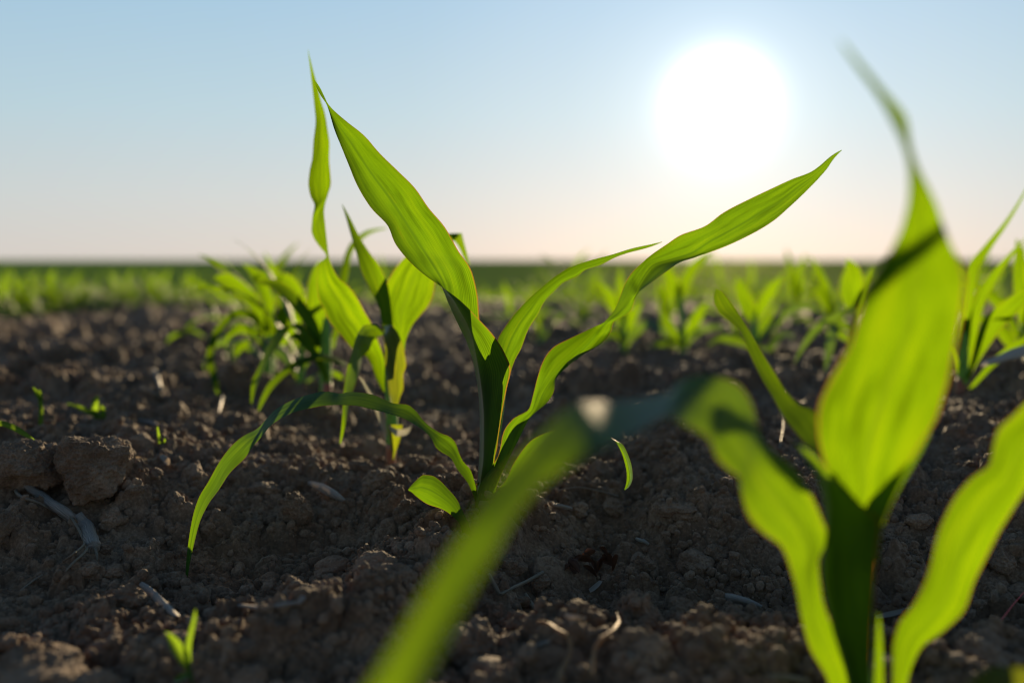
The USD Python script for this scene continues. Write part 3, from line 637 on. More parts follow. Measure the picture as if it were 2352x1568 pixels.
m_, uv_ = leaf_lr([(1960, 1290), (1978, 1215), (1990, 1160), (2030, 1115), (2070, 1060), (2105, 1010), (2140, 965)], [(2018, 1290), (2026, 1215), (2042, 1170), (2072, 1112), (2104, 1060), (2130, 1010), (2146, 962)], [(0, .405), (1, .395)], fold=.2, seed=37, n=40)
part("leaf", m_, LEAF, front, BF, uv=uv_)
m_, uv_ = tube([at(1985, 1800, .42), at(1978, 1600, .418), at(1960, 1420, .416), at(1952, 1290, .414), at(1958, 1200, .412), at(1962, 1140, .412)], [.0050, .0050, .0050, .0038, .0025, .001], 14, n=20)
part("stem", m_, STEM, front, BF, uv=uv_)

BN = at(2420, 1900, .36)
corner = plant("corn_plant", "corn plant outside the bottom right corner, only a yellow-green arched leaf showing", BN)
m_, uv_ = leaf_lr([(2420, 1720), (2380, 1620), (2330, 1590), (2280, 1590), (2230, 1620), (2200, 1700)], [(2450, 1700), (2400, 1565), (2340, 1530), (2285, 1530), (2225, 1570), (2190, 1690)], [(0, .36), (1, .34)], tilt=.008, fold=-.1, seed=38, n=40)
part("leaf", m_, LEAF_TIRED, corner, BN, uv=uv_)
m_, uv_ = tube([BN, at(2425, 1700, .36)], [.007, .006], 10, n=6)
part("stem", m_, STEM, corner, BN, uv=uv_)

# ---------------------------------------------------------------- the rows behind
def grow(seed, h=.17, leaves=6, spread=1.0, W=.019):
    """A young corn plant about h metres tall at the origin: list of (name, mesh, uv, material)."""
    g = np.random.default_rng(seed)
    out = []
    stem_h = h * .42
    lean = g.normal(0, .06, 2)
    sp = [np.array([lean[0] * t * stem_h, lean[1] * t * stem_h, t * stem_h - .02 * (t == 0)]) for t in np.linspace(0, 1, 5)]
    mm, uu = tube(sp, [.0045, .0045, .0042, .0038, .002], 8)
    out.append(("stem", mm, uu, STEM))
    phi0 = g.uniform(0, 2 * np.pi)
    for k in range(leaves):
        f = k / max(1, leaves - 1)
        phi = phi0 + k * np.pi + g.normal(0, .35)
        z0 = stem_h * (.18 + .8 * f)
        length = h * (1.0 - .25 * abs(f - .55)) * g.uniform(.85, 1.15) * (.55 if k == 0 else 1)
        el0 = math.radians(48 + 32 * f + g.normal(0, 5))
        droop = math.radians((150 - 115 * f) * g.uniform(.7, 1.2)) * spread
        n = 16
        t = np.linspace(0, 1, n)
        el = el0 - droop * t ** 1.7
        twist = g.normal(0, .5) * t
        dirs = np.stack([np.cos(el) * np.cos(phi), np.cos(el) * np.sin(phi), np.sin(el)], 1)
        c = np.array([*(lean * (z0)), z0]) + np.r_[[np.zeros(3)], np.cumsum((dirs[1:] + dirs[:-1]) / 2 * length / (n - 1), 0)]
        side0 = np.array([-math.sin(phi), math.cos(phi), 0])
        nor = np.cross(dirs, side0)
        side = side0[None] * np.cos(twist)[:, None] + nor * np.sin(twist)[:, None]
        nor = np.cross(dirs, side)
        w = W * g.uniform(.85, 1.15) * (.6 if k == 0 else 1) * np.clip(np.minimum(.42 + 1.9 * t, 1), 0, 1) * (1 - np.clip((t - .38) / .62, 0, 1) ** 1.8)
        wav = .0018 * np.sin(t * 19 + g.uniform(0, 6)) * (w / W)
        L = c - side * w[:, None] / 2 + nor * (wav - .10 * w)[:, None]
        R = c + side * w[:, None] / 2 + nor * (-wav - .10 * w)[:, None]
        mm, uu = blade_from_rows(L, c, R, n_across=5, seed=seed * 10 + k)
        out.append(("leaf", mm, uu, LEAF_FAR if g.random() < .9 or k else LEAF_TIRED))
    return out


PROTOS = [dict(seed=100 + k, h=h, leaves=l, spread=s, W=w * 1.18) for k, (h, l, s, w) in enumerate([(.17, 6, 1.0, .018), (.15, 5, 1.2, .016), (.19, 6, .85, .020), (.165, 6, 1.1, .017), (.14, 5, 1.0, .015), (.18, 7, .9, .018), (.155, 6, 1.3, .018), (.175, 5, .7, .019)])]
FIRST = {}


def place(kind, base, turn, scale, label, group=None):
    path = path_for("corn_plant")
    x = UsdGeom.Xform.Define(stage, path)
    pr = x.GetPrim()
    if kind in FIRST:
        pr.GetReferences().AddInternalReference(FIRST[kind])
        pr.SetInstanceable(True)
        x.ClearXformOpOrder()
    api = UsdGeom.XformCommonAPI(x)
    api.SetTranslate(Gf.Vec3d(*map(float, base)))
    api.SetRotate(Gf.Vec3f(0, 0, float(turn)))
    api.SetScale(Gf.Vec3f(*([float(scale)] * 3)))
    tag(pr, label, "corn plant", group)
    if kind not in FIRST:
        for nm, mm, uu, mat in grow(**PROTOS[kind]):
            part(nm, mm, mat, pr, uv=uu)
        FIRST[kind] = pr.GetPath()
    return pr


prow = np.random.default_rng(5)


def facing(kind):
    """Leaves of corn sown in a row mostly spread to the two sides of it."""
    g = np.random.default_rng(PROTOS[kind]["seed"])
    g.normal(0, .06, 2)
    return -math.degrees(g.uniform(0, 2 * np.pi)) + prow.normal(8, 28)


# (column, distance, kind, size, label) of the plants one can tell apart
SINGLE = [
    (690, 1.16, 6, 1.0, "blurred corn plant in the bushy clump left of centre, nearest of the clump"),
    (625, 1.27, 1, 1.0, "blurred corn plant in the bushy clump left of centre, above the dark drooping leaf"),
    (665, 1.52, 0, .86, "blurred corn plant in the middle of the bushy clump left of centre"),
    (530, 1.62, 3, .92, "blurred corn plant in the bushy clump left of centre, at its left rear"),
    (600, 1.75, 2, .86, "blurred corn plant in the bushy clump left of centre, rearmost of the clump"),
    (1240, 1.95, 4, 1.05, "blurred corn plant seen under the narrow sharp leaf right of centre"),
    (1330, 2.3, 1, 1.15, "small blurred corn plant between the narrow leaf and the twisted leaf of the sharp plant"),
    (1690, 2.0, 3, .9, "low blurred corn plant behind the bright V of leaves"),
    (1905, 1.75, 6, .9, "blurred corn plant with drooping leaves left of the big foreground leaf"),
    (2332, 1.25, 3, 1.0, "corn plant at the right picture edge behind the pale dry leaf"),
]
for px, d, kind, sc, label in SINGLE:
    b = ground(px, d)
    place(kind, b + [0, 0, -.006], facing(kind), sc, label)

# plant right of the big leaf with a reddish foot
DR = 1.06
BR = at(2205, 905, DR)
rightp = plant("corn_plant", "corn plant with a reddish stem foot right of the big foreground leaf", BR)
for k, (Lp, Rp, dep, kw) in enumerate([
    ([(2200, 830), (2205, 740), (2215, 660), (2225, 610), (2260, 565), (2310, 505), (2352, 440), (2370, 405)], [(2220, 830), (2232, 740), (2238, 680), (2245, 630), (2275, 575), (2318, 510), (2356, 442), (2371, 406)], [(0, 1.06), (1, 1.02)], dict(fold=.15)),
    ([(2208, 850), (2218, 760), (2235, 690), (2265, 640), (2300, 600), (2330, 570), (2352, 548)], [(2226, 850), (2245, 770), (2262, 700), (2288, 650), (2312, 608), (2336, 574), (2353, 550)], [(0, 1.06), (1, 1.05)], dict(fold=.15)),
    ([(2216, 870), (2232, 825), (2245, 770), (2262, 730), (2300, 695), (2345, 668), (2390, 650)], [(2226, 870), (2248, 830), (2275, 790), (2300, 755), (2330, 725), (2360, 690), (2392, 652)], [(0, 1.05), (1, 1.0)], dict(fold=.12)),
    ([(2226, 890), (2258, 850), (2290, 815), (2330, 785), (2375, 765)], [(2230, 898), (2268, 858), (2300, 828), (2338, 800), (2378, 772)], [(0, 1.05), (1, .99)], dict(fold=.1)),
    ([(2198, 860), (2190, 830), (2178, 805), (2160, 790)], [(2206, 855), (2200, 822), (2188, 798), (2162, 787)], [(0, 1.06), (1, 1.04)], dict(fold=.1)),
]):
    mm, uu = leaf_lr(Lp, Rp, dep, seed=60 + k, n=40, **kw)
    part("leaf", mm, LEAF_FAR, rightp, BR, uv=uu)
mm, uu = tube([at(2212, 880, DR), at(2212, 800, DR), at(2214, 730, DR)], [.0055, .0055, .003], 10, n=10)
part("stem", mm, STEM, rightp, BR, uv=uu)
mm, uu = tube([at(2200, 918, DR), at(2203, 890, DR), at(2208, 870, DR)], [.0045, .0050, .0050], 10, n=6)
part("stem_foot", mm, STEM_RED, rightp, BR, uv=uu)

def band(mid_line, width, profile=None):
    """Outlines of a leaf from its middle line and width as seen."""
    m = resample(np.asarray(mid_line, float), 14)
    t = np.linspace(0, 1, 14)
    nrm = np.gradient(m, axis=0); nrm = np.stack([nrm[:, 1], -nrm[:, 0]], 1) / (np.linalg.norm(nrm, axis=1, keepdims=True) + 1e-9)
    w = width * np.minimum(.45 + 1.8 * t, 1) * (1 - np.clip((t - .45) / .55, 0, 1) ** 2)
    return m - nrm * w[:, None] / 2, m + nrm * w[:, None] / 2


def traced(label, base, d, leaves, stem, wide=.0055):
    b = at(*base, d)
    pl = plant("corn_plant", label, b)
    for k, (line, w, d1, kw) in enumerate(leaves):
        Lq, Rq = band(line, w)
        mm_, uu_ = leaf_lr(Lq, Rq, [(0, d), (1, d + d1)], seed=200 + k + int(base[0]), n=36, **kw)
        part("leaf", mm_, LEAF_FAR, pl, b, uv=uu_)
    mm_, uu_ = tube([at(x_, y_, d) for x_, y_ in stem], [wide] * (len(stem) - 1) + [wide * .5], 10, n=14)
    part("stem", mm_, STEM, pl, b, uv=uu_)


traced("upright blurred corn plant below the dark fold of the twisted leaf", (1570, 815), 1.62, [
    ([(1568, 790), (1545, 760), (1525, 725), (1510, 700)], 20, -.08, dict(tilt=.01, fold=.1)), ([(1572, 775), (1592, 745), (1612, 710), (1628, 690)], 27, -.03, dict(fold=.1)),
    ([(1560, 700), (1550, 665), (1536, 635), (1518, 612)], 32, -.03, dict(fold=.12)), ([(1564, 700), (1572, 655), (1600, 607), (1640, 575)], 26, .03, dict(fold=.12)),
    ([(1566, 800), (1540, 786), (1512, 788), (1488, 802)], 20, -.12, dict(tilt=.02, fold=-.1)), ([(1572, 800), (1592, 770), (1615, 755), (1650, 750), (1680, 768)], 16, -.1, dict(tilt=.02, fold=-.1))],
    [(1570, 818), (1566, 740), (1560, 680), (1560, 650)])
traced("blurred corn plant with a bright V of leaves left of the big foreground leaf", (1735, 812), 1.48, [
    ([(1733, 740), (1718, 705), (1704, 670), (1693, 635)], 40, .02, dict(fold=.12)), ([(1735, 740), (1758, 692), (1780, 655), (1804, 628)], 27, -.02, dict(fold=.12)),
    ([(1738, 790), (1762, 762), (1788, 735), (1814, 712), (1850, 704), (1897, 726)], 19, -.1, dict(tilt=.015, fold=-.1)), ([(1733, 795), (1752, 750), (1772, 715), (1790, 690)], 22, .05, dict(fold=.1)),
    ([(1732, 800), (1700, 785), (1660, 778), (1625, 796)], 18, -.12, dict(tilt=.02, fold=-.1)), ([(1738, 800), (1765, 800), (1790, 770), (1812, 765), (1822, 785)], 17, -.05, dict(tilt=.02, fold=-.1))],
    [(1735, 816), (1734, 770), (1733, 720)])
traced("corn plant half hidden behind the left edge of the big foreground leaf", (1960, 838), 1.28, [
    ([(1960, 712), (1956, 665), (1957, 628), (1945, 592)], 56, -.02, dict(fold=.15)), ([(1965, 705), (1925, 724), (1887, 745), (1852, 785), (1824, 838)], 17, -.14, dict(tilt=.015, fold=-.1)),
    ([(1960, 770), (1935, 745), (1915, 755), (1905, 800), (1895, 856)], 24, -.12, dict(tilt=.01, fold=.1)), ([(1962, 790), (1935, 770), (1905, 745), (1880, 738)], 17, -.06, dict(tilt=.015, fold=.1)),
    ([(1966, 740), (1975, 690), (1990, 650), (2010, 610)], 34, .05, dict(fold=.1))],
    [(1960, 842), (1963, 780), (1966, 715)], .006)
traced("blurred corn plant whose leaf arches right beside the twisted leaf's crossing", (1432, 812), 1.68, [
    ([(1434, 800), (1455, 765), (1487, 744), (1520, 756), (1550, 796)], 22, -.1, dict(tilt=.02, fold=-.1)), ([(1430, 790), (1410, 765), (1390, 770), (1372, 800)], 20, -.1, dict(tilt=.02, fold=-.1)),
    ([(1433, 780), (1445, 740), (1462, 710), (1478, 690)], 28, .0, dict(fold=.1)), ([(1430, 760), (1418, 715), (1400, 680), (1372, 645)], 28, -.02, dict(fold=.1)), ([(1434, 740), (1432, 690), (1424, 650), (1425, 610)], 22, .02, dict(fold=.1))],
    [(1432, 818), (1432, 760), (1432, 710)])

# rows further back: slanting off to the left; every plant the picture could show is one of its own
ZONES = [(470, "at the far left"), (760, "behind the bushy clump left of centre"), (1000, "behind the plant with the reddish foot"), (1200, "beside the sharp plant's stem"), (1330, "under the narrow sharp leaf"),
         (1480, "behind the crossing of the twisted leaf"), (1640, "under the dark fold of the twisted leaf"), (1800, "below the sun"), (2000, "left of the big foreground leaf"), (2230, "behind the big foreground leaf"), (9999, "at the right edge")]


def row_label(px, y):
    zone = next(z for lim, z in ZONES if px < lim)
    band = "in the nearer rows" if y < 2.6 else "in the middle rows" if y < 3.9 else "in the furthest rows"
    return f"small blurred corn plant {band} {zone}", f"corn plants {band} {zone}"


count = 0
for k in range(150):
    px = -40 + 17.5 * (k % 30) + prow.normal(0, 5)
    b = ground(px, 2.6 + .0020 * max(px, 0) + .20 * (k // 30) + prow.normal(0, .06))
    kk = int(prow.integers(0, 8))
    place(kk, b + [0, 0, -.006], facing(kk), prow.uniform(.50, .66), "small blurred corn plant in the bright green strip at the far left, " + ["front", "second", "third", "fourth", "rear"][k // 30] + " row", "bright strip at left, " + ["front", "second", "third", "fourth", "rear"][k // 30] + " row")
ROWDIR = np.array([-.485, .875])
ROWNRM = np.array([.875, .485])
start = np.array([-.02, .69])
for r_i, off in enumerate(np.arange(-0.0, 5.2, .46)):
    for s in np.arange(-4.0, 9.0, .16):
        p = start + ROWNRM * (off + prow.normal(0, .02)) + ROWDIR * (s + prow.normal(0, .02))
        x, y = p
        if y < 1.75 or y > 6.2 or abs(x) > .58 * y + .15 or count >= 270:
            continue
        px = PW / 2 + x / y * F
        if y < 2.7 and px < 1150:
            continue
        if px < 500:
            continue
        if prow.random() < (.04 if y < 3.2 else .22):
            continue
        z = height(x, y, False)[0]
        left = px < 1000
        kk = int(prow.integers(0, 8))
        place(kk, (x, y, z - .006), facing(kk), prow.uniform(.68, .92) * (.9 if left else 1.0),
              *row_label(px, y))
        count += 1
print("row plants", count)

# beyond that nobody could count them: one scatter of whole plants
def joined(k):
    v, f, u, off = [], [], [], 0
    for nm, mm, uu, mat in grow(**PROTOS[k]):
        ff_ = np.asarray(mm[1])
        if ff_.shape[1] == 4:
            ff_ = np.vstack([ff_[:, [0, 1, 2]], ff_[:, [0, 2, 3]]])
        v.append(mm[0]); f.append(ff_ + off); u.append(uu); off += len(mm[0])
    return (np.vstack(v), np.vstack(f)), np.vstack(u)


pi = UsdGeom.PointInstancer.Define(stage, "/World/distant_corn")
tag(pi.GetPrim(), "far corn rows merging into one green band below the horizon", "crop", kind="stuff")
targets = []
for k in range(4):
    mm, uu = joined(k)
    pr = part("plant", mm, LEAF_FAR, pi.GetPrim(), uv=uu)
    targets.append(pr.GetPath())
pi.CreatePrototypesRel().SetTargets(targets)
pos = []
for off in np.arange(-25, 40, .55):
    s = np.arange(-40, 60, .17)
    p = start + ROWNRM * off + ROWDIR * s[:, None]
    x, y = p[:, 0], p[:, 1]
    keep = (y > 6.2) & (y < 16) & (np.abs(x) < .6 * y) & (prow.random(len(x)) < np.clip(9 / y, .12, 1) * .8)
    pos.append(p[keep] + prow.normal(0, .02, (keep.sum(), 2)))
pos = np.vstack(pos)
zz = macro(pos[:, 0], pos[:, 1])
pos = np.c_[pos, zz - .006]
ang = prow.uniform(0, 2 * np.pi, len(pos)); scl = prow.uniform(.8, 1.05, len(pos))
pi.CreatePositionsAttr(Vt.Vec3fArray.FromNumpy(pos.astype(np.float32)))
pi.CreateProtoIndicesAttr(Vt.IntArray.FromNumpy(prow.integers(0, 4, len(pos)).astype(np.int32)))
pi.CreateOrientationsAttr(Vt.QuathArray([Gf.Quath(float(math.cos(a / 2)), 0.0, 0.0, float(math.sin(a / 2))) for a in ang]))
pi.CreateScalesAttr(Vt.Vec3fArray.FromNumpy(np.repeat(scl[:, None], 3, 1).astype(np.float32)))
print("distant", len(pos))

# ---------------------------------------------------------------- clods, straw, roots, seedlings
def clod_mesh(seed, sub=4, rough=1.0, squash=.72):
    m = trimesh.creation.icosphere(sub, 1.0)
    v = np.array(m.vertices)
    g = np.random.default_rng(seed)
    o = g.uniform(0, 50, 3)
    k = .75 + .55 * meshkit.noise(v * 1.3 + o, seed) + rough * (.28 * (meshkit.noise(v * 2.9 + o, seed + 1) - .5) - .22 * np.abs(meshkit.noise(v * 4.5 + o, seed + 2) - .5) + .13 * (meshkit.noise(v * 9 + o, seed + 3) - .5) + .09 * (meshkit.noise(v * 19 + o, seed + 4) - .5))
    # a few broken flat faces
    for _ in range(3):
        n = g.normal(size=3); n /= np.linalg.norm(n)
        h = g.uniform(.7, .95)
        c = (v * k[:, None]) @ n
        k = np.where(c > h, k * (h + (c - h) * .45) / np.maximum(c, 1e-6), k)
    if sub >= 4:
        k += .03 * (meshkit.noise(v * 34 + o, seed + 6) - .5)
    v = v * k[:, None]
    v[:, 2] *= squash
    return (v, np.array(m.faces))


def clod_thing(cx, cy, d, w, h, dep, seed, label, sub=5):
    """A clod traced in the picture: centre, half width and half height in picture units, depth half-size in metres."""
    d = hit(cx, cy + (.8 if sub > 5 else .62) * h) + (.05 if sub > 5 else .3) * dep
    c = at(cx, cy, d)
    m = trimesh.creation.icosphere(sub, 1.0)
    v, f = np.array(m.vertices), np.array(m.faces)
    g = np.random.default_rng(seed); o = g.uniform(0, 50, 3)
    k = .82 + .5 * (meshkit.noise(v * 1.5 + o, seed) - .3) + .25 * (meshkit.noise(v * 3.2 + o, seed + 9) - .5)
    for _ in range(6):                               # broken faces
        n = g.normal(size=3); n /= np.linalg.norm(n)
        lim = g.uniform(.62, .9)
        q = (v * k[:, None]) @ n
        k = np.where(q > lim, k * (lim + (q - lim) * .3) / np.maximum(q, 1e-6), k)
    size = np.array([w / F * d, dep, h / F * d])
    p0 = v * k[:, None]
    p0 = p0 / np.abs(p0).max(0) * size
    fine = .0045 * (meshkit.noise(p0 * 130 + o, seed + 1) - .5) - .0040 * np.abs(meshkit.noise(p0 * 260 + o, seed + 2) - .5) + .0022 * (meshkit.noise(p0 * 520 + o, seed + 3) - .5) + .0012 * (meshkit.noise(p0 * 1100 + o, seed + 4) - .5)
    v = p0 + v * (fine * min(1, size.min() / .012))[:, None]
    p = part("soil_clod", (v + c, f), CLOD, smooth=True)
    return tag(p, label, "soil clod")


clod_thing(216, 1080, .725, 88, 80, .030, 301, "big lumpy soil clod above the weathered stalk piece, in front of another", 6)
clod_thing(66, 1066, .77, 98, 62, .030, 302, "wide soil clod at the left edge behind the lumpy one", 6)
clod_thing(10, 1215, .665, 40, 58, .018, 303, "soil clod cut off by the left picture edge")
clod_thing(678, 1172, .69, 42, 52, .014, 304, "upright soil clod right of the arching leaf, beside a buried stalk")
clod_thing(258, 1190, .672, 30, 24, .009, 305, "small soil clod right of the weathered stalk piece")
clod_thing(310, 1125, .70, 24, 14, .007, 306, "flat soil clod right of the big lumpy clod")
clod_thing(262, 1312, .63, 24, 15, .007, 307, "rounded flat soil clod left of the arching leaf's tip")
clod_thing(200, 1312, .625, 34, 28, .009, 308, "soil clod under the frayed end of the stalk piece")
clod_thing(405, 1330, .633, 26, 22, .008, 309, "soil clod touching the tip of the arching leaf on its left")
clod_thing(1490, 1490, .565, 56, 30, .012, 310, "long soil clod with a lit rim right of the curly roots")
clod_thing(1080, 1480, .585, 62, 54, .015, 311, "large dark soil clod left of the curly roots behind the blurred leaf")
clod_thing(1170, 1300, .655, 40, 26, .011, 312, "soil clod behind the crossed straws")
clod_thing(1240, 1335, .645, 26, 22, .008, 313, "soil clod right of the crossed straws")
clod_thing(1215, 1500, .568, 30, 24, .009, 314, "soil clod with a bright top left of the curly roots")
clod_thing(1410, 1165, .735, 30, 24, .010, 315, "round soil clod above the brown crumpled leaf")
clod_thing(1330, 1170, .735, 24, 22, .009, 316, "soil clod left of the round one above the brown crumpled leaf")
clod_thing(1560, 1170, .70, 60, 26, .014, 317, "wide low soil clod on the dark slope right of the drooping leaf tip")
clod_thing(1480, 1300, .67, 34, 28, .010, 318, "soil clod right of the brown crumpled leaf")
clod_thing(1570, 1395, .62, 34, 26, .010, 319, "soil clod above the tan half pipe of stalk")
clod_thing(1640, 1270, .66, 42, 26, .012, 320, "soil clod on the dark slope left of the foreground stem")
clod_thing(1690, 1530, .545, 60, 34, .014, 321, "lit soil clod at the bottom left of the foreground stem")
clod_thing(1560, 1550, .54, 50, 30, .012, 322, "lit soil clod at the bottom edge right of the right curly root")
clod_thing(2110, 1195, .68, 34, 20, .010, 323, "soil clod right of the foreground stem on the grey slope")
clod_thing(2150, 1250, .66, 30, 24, .009, 324, "soil clod between the foreground stem and its right leaf")
clod_thing(2300, 1290, .63, 40, 28, .012, 325, "soil clod right of the foreground plant's right leaf")
clod_thing(2260, 1500, .545, 60, 36, .014, 326, "soil clod at the lower right beside the corner leaf")
clod_thing(870, 1105, .80, 40, 30, .014, 327, "soil clod at the foot of the reddish stem")
clod_thing(560, 1490, .555, 40, 24, .010, 328, "soil clod right of the little two-leaved seedling")
clod_thing(90, 1540, .50, 110, 40, .03, 329, "broad blurred soil clod in the bottom left corner")
clod_thing(300, 1370, .60, 40, 30, .010, 330, "soil clod beside the buried half pipe of stalk")

# medium clods, alike: one shape set, referenced
crng = np.random.default_rng(77)
CLODS = {}


def small_clod(kind, base, size, group, label):
    path = path_for("small_soil_clod")
    x = UsdGeom.Xform.Define(stage, path)
    pr = x.GetPrim()
    if kind in CLODS:
        pr.GetReferences().AddInternalReference(CLODS[kind]); pr.SetInstanceable(True); x.ClearXformOpOrder()
    api = UsdGeom.XformCommonAPI(x)
    api.SetTranslate(Gf.Vec3d(*map(float, base)))
    api.SetRotate(Gf.Vec3f(*[float(a) for a in (crng.uniform(-25, 25), crng.uniform(-25, 25), crng.uniform(0, 360))]))
    api.SetScale(Gf.Vec3f(*[float(size * a) for a in crng.uniform(.8, 1.25, 3)]))
    tag(pr, label, "soil clod", group)
    if kind not in CLODS:
        part("lump", clod_mesh(400 + kind, 4), CLOD, pr, smooth=True)
        CLODS[kind] = pr.GetPath()


for k in range(190):
    rr = .45 * (1.15 / .45) ** crng.random(); a = math.radians(crng.uniform(-28, 28))
    x, y = rr * math.sin(a), rr * math.cos(a)
    s = .0042 + .0085 * crng.random() ** 2.2
    z = height(x, y, False)[0]
    px = PW / 2 + x / y * F
    col = next(z for lim, z in [(330, "by the left edge"), (640, "round the arching leaf's tip"), (930, "in the hollow left of the sharp plant"), (1180, "under the blurred crossing leaf"), (1500, "round the brown crumpled leaf"), (1820, "left of the foreground stem"), (2090, "behind the foreground stem"), (9999, "by the right edge")] if px < lim)
    dist = "near the bottom" if rr < .56 else "half way up" if rr < .72 else "further back"
    small_clod(int(crng.integers(0, 9)), (x, y, z + s * .22), s, f"clods {col}, {dist}", f"small dry soil clod {col}, {dist}")

# crumbs nobody could count
ci = UsdGeom.PointInstancer.Define(stage, "/World/soil_crumbs")
tag(ci.GetPrim(), "fine soil crumbs strewn all over the ground", "soil crumbs", kind="stuff")
tg = []
for k in range(7):
    tg.append(part("crumb", clod_mesh(500 + k, 2, squash=.85), CLOD, ci.GetPrim(), smooth=True).GetPath())
ci.CreatePrototypesRel().SetTargets(tg)
N = 52000
rr = .43 * (1.25 / .43) ** (crng.random(N) ** 1.15); a = np.radians(crng.uniform(-31, 31, N))
x, y = rr * np.sin(a), rr * np.cos(a)
dens = n2(x, y, 26, 44) + .5
keep = crng.random(N) < -.05 + 1.2 * dens
x, y = x[keep], y[keep]
s = .0006 + .0034 * crng.random(len(x)) ** 3.4
z = height(x, y, True) + s * .25
ci.CreatePositionsAttr(Vt.Vec3fArray.FromNumpy(np.c_[x, y, z].astype(np.float32)))
ci.CreateProtoIndicesAttr(Vt.IntArray.FromNumpy(crng.integers(0, 7, len(x)).astype(np.int32)))
q = crng.normal(size=(len(x), 4)); q /= np.linalg.norm(q, axis=1, keepdims=True)
ci.CreateOrientationsAttr(Vt.QuathArray([Gf.Quath(float(b[0]), float(b[1]), float(b[2]), float(b[3])) for b in q]))
ci.CreateScalesAttr(Vt.Vec3fArray.FromNumpy((s[:, None] * crng.uniform(.75, 1.25, (len(x), 3))).astype(np.float32)))


def lay(name, label, category, pts, radii, mat, sides=8, n=24, lift=.004):
    """A stick, root or straw through the given points (column, row, distance)."""
    rad = np.broadcast_to(np.asarray(radii, float), (len(pts),))
    d_ = np.array([hit(q[0], q[1]) for q in pts]) - lift
    if len(d_) > 2:
        d_ = np.minimum(d_, np.convolve(np.r_[d_[0], d_, d_[-1]], np.ones(3) / 3, "valid"))
    p = np.array([at(q[0], q[1], dd) for q, dd in zip(pts, d_)]) + np.array([0, 0, 1.0]) * rad[:, None] * .6
    mm, uu = tube(p, radii, sides, n=n)
    return tag(part(name, mm, mat, smooth=True, uv=uu), label, category)


# weathered stalk piece: two broken lengths and splinters
sd = lambda px, py: (px, py, hit(px, py) - .007)
SB = at(*sd(140, 1170))
st = thing("stalk_piece", "weathered grey corn stalk piece broken in two, below the big clods", "dead stalk", SB)
mm, uu = tube([at(*sd(52, 1108)), at(*sd(85, 1133)), at(*sd(130, 1165)), at(*sd(170, 1192))], [.0020, .0030, .0037, .0034], 9, n=26)
mm = (mm[0] + .0007 * (meshkit.noise(mm[0] * 420, 3)[:, None] - .5), mm[1])
part("upper_length", mm, STALK, st, SB, uv=uu)
mm, uu = tube([at(*sd(176, 1182)), at(*sd(192, 1205)), at(*sd(205, 1232)), at(*sd(214, 1258))], [.0037, .0046, .0050, .0044], 9, n=22)
mm = (mm[0] + .0009 * (meshkit.noise(mm[0] * 380, 4)[:, None] - .5), mm[1])
part("lower_length", mm, STALK, st, SB, uv=uu)
for k, (a_, b_, c_) in enumerate([((36, 1126, .678), (80, 1150, .672), (110, 1166, .668)), ((196, 1245, .645), (170, 1270, .642), (142, 1290, .640)), ((200, 1255, .645), (175, 1285, .640), (150, 1312, .636)), ((213, 1255, .643), (222, 1272, .640), (224, 1286, .638)), ((160, 1184, .66), (180, 1215, .655), (196, 1250, .648))]):
    mm, uu = tube([at(*sd(*a_[:2])), at(*sd(*b_[:2])), at(*sd(*c_[:2]))], [.0008 if k else .0014, .0009, .0004], 5, n=8)
    part("splinter", mm, STRAW, st, SB, uv=uu)


def strip(name, label, category, Lp, Rp, dep, mat, fold=.1, seed=70, tilt=0.0, n=30, ripple=.0008, lift=.004, free=False):
    if not free:
        Lq, Rq = np.array(Lp, float), np.array(Rp, float)
        d0 = min(hit(*Lq[0]), hit(*Rq[0])) - lift; d1 = min(hit(*Lq[-1]), hit(*Rq[-1])) - lift
        dm = min(hit(*Lq[len(Lq) // 2]), hit(*Rq[len(Rq) // 2])) - lift
        dep = [(0, d0), (.5, min(dm, (d0 + d1) / 2)), (1, d1)]
    mm, uu = leaf_lr(Lp, Rp, dep, fold=fold, seed=seed, tilt=tilt, n=n, ripple=ripple)
    return tag(part(name, mm, mat, smooth=True, uv=uu), label, category)


strip("straw_husk", "pale tan husk strip lying right of the big lumpy clod", "straw", [(226, 1038), (262, 1028), (300, 1044), (345, 1052), (360, 1048)], [(230, 1046), (258, 1040), (290, 1058), (340, 1060), (361, 1052)], [(0, .80), (1, .79)], STRAW, seed=71)
strip("straw_husk", "upright curled bit of tan husk beside the pale husk strip", "straw", [(362, 1045), (372, 1056), (380, 1066), (386, 1068)], [(372, 1042), (384, 1048), (391, 1058), (388, 1068)], [(0, .775), (1, .77)], STRAW, seed=72)
strip("stalk_shell", "half pipe of old stalk half buried left of the arching leaf's tip", "dead stalk", [(318, 1342), (330, 1356), (350, 1376), (372, 1396), (400, 1415)], [(326, 1335), (345, 1346), (368, 1366), (394, 1392), (414, 1413)], [(0, .612), (1, .60)], STALK, fold=-.45, seed=73)
strip("stalk_shell", "broken stalk shell half buried beside the upright clod", "dead stalk", [(706, 1112), (725, 1122), (755, 1140), (785, 1152)], [(708, 1104), (735, 1108), (768, 1124), (793, 1146)], [(0, .70), (1, .685)], STALK, fold=-.45, seed=74)
strip("stalk_shell", "tan half pipe of stalk on the dark slope left of the foreground stem", "dead stalk", [(1640, 1369), (1668, 1378), (1705, 1390), (1745, 1397)], [(1645, 1360), (1675, 1362), (1715, 1372), (1752, 1390)], [(0, .628), (1, .62)], STALK, fold=-.4, seed=75)
strip("stalk_shell", "flat grey stalk chip below the crossed straws", "dead stalk", [(1296, 1416), (1316, 1426), (1345, 1424)], [(1298, 1406), (1318, 1410), (1348, 1414)], [(0, .613), (1, .61)], STALK, fold=-.3, seed=76)
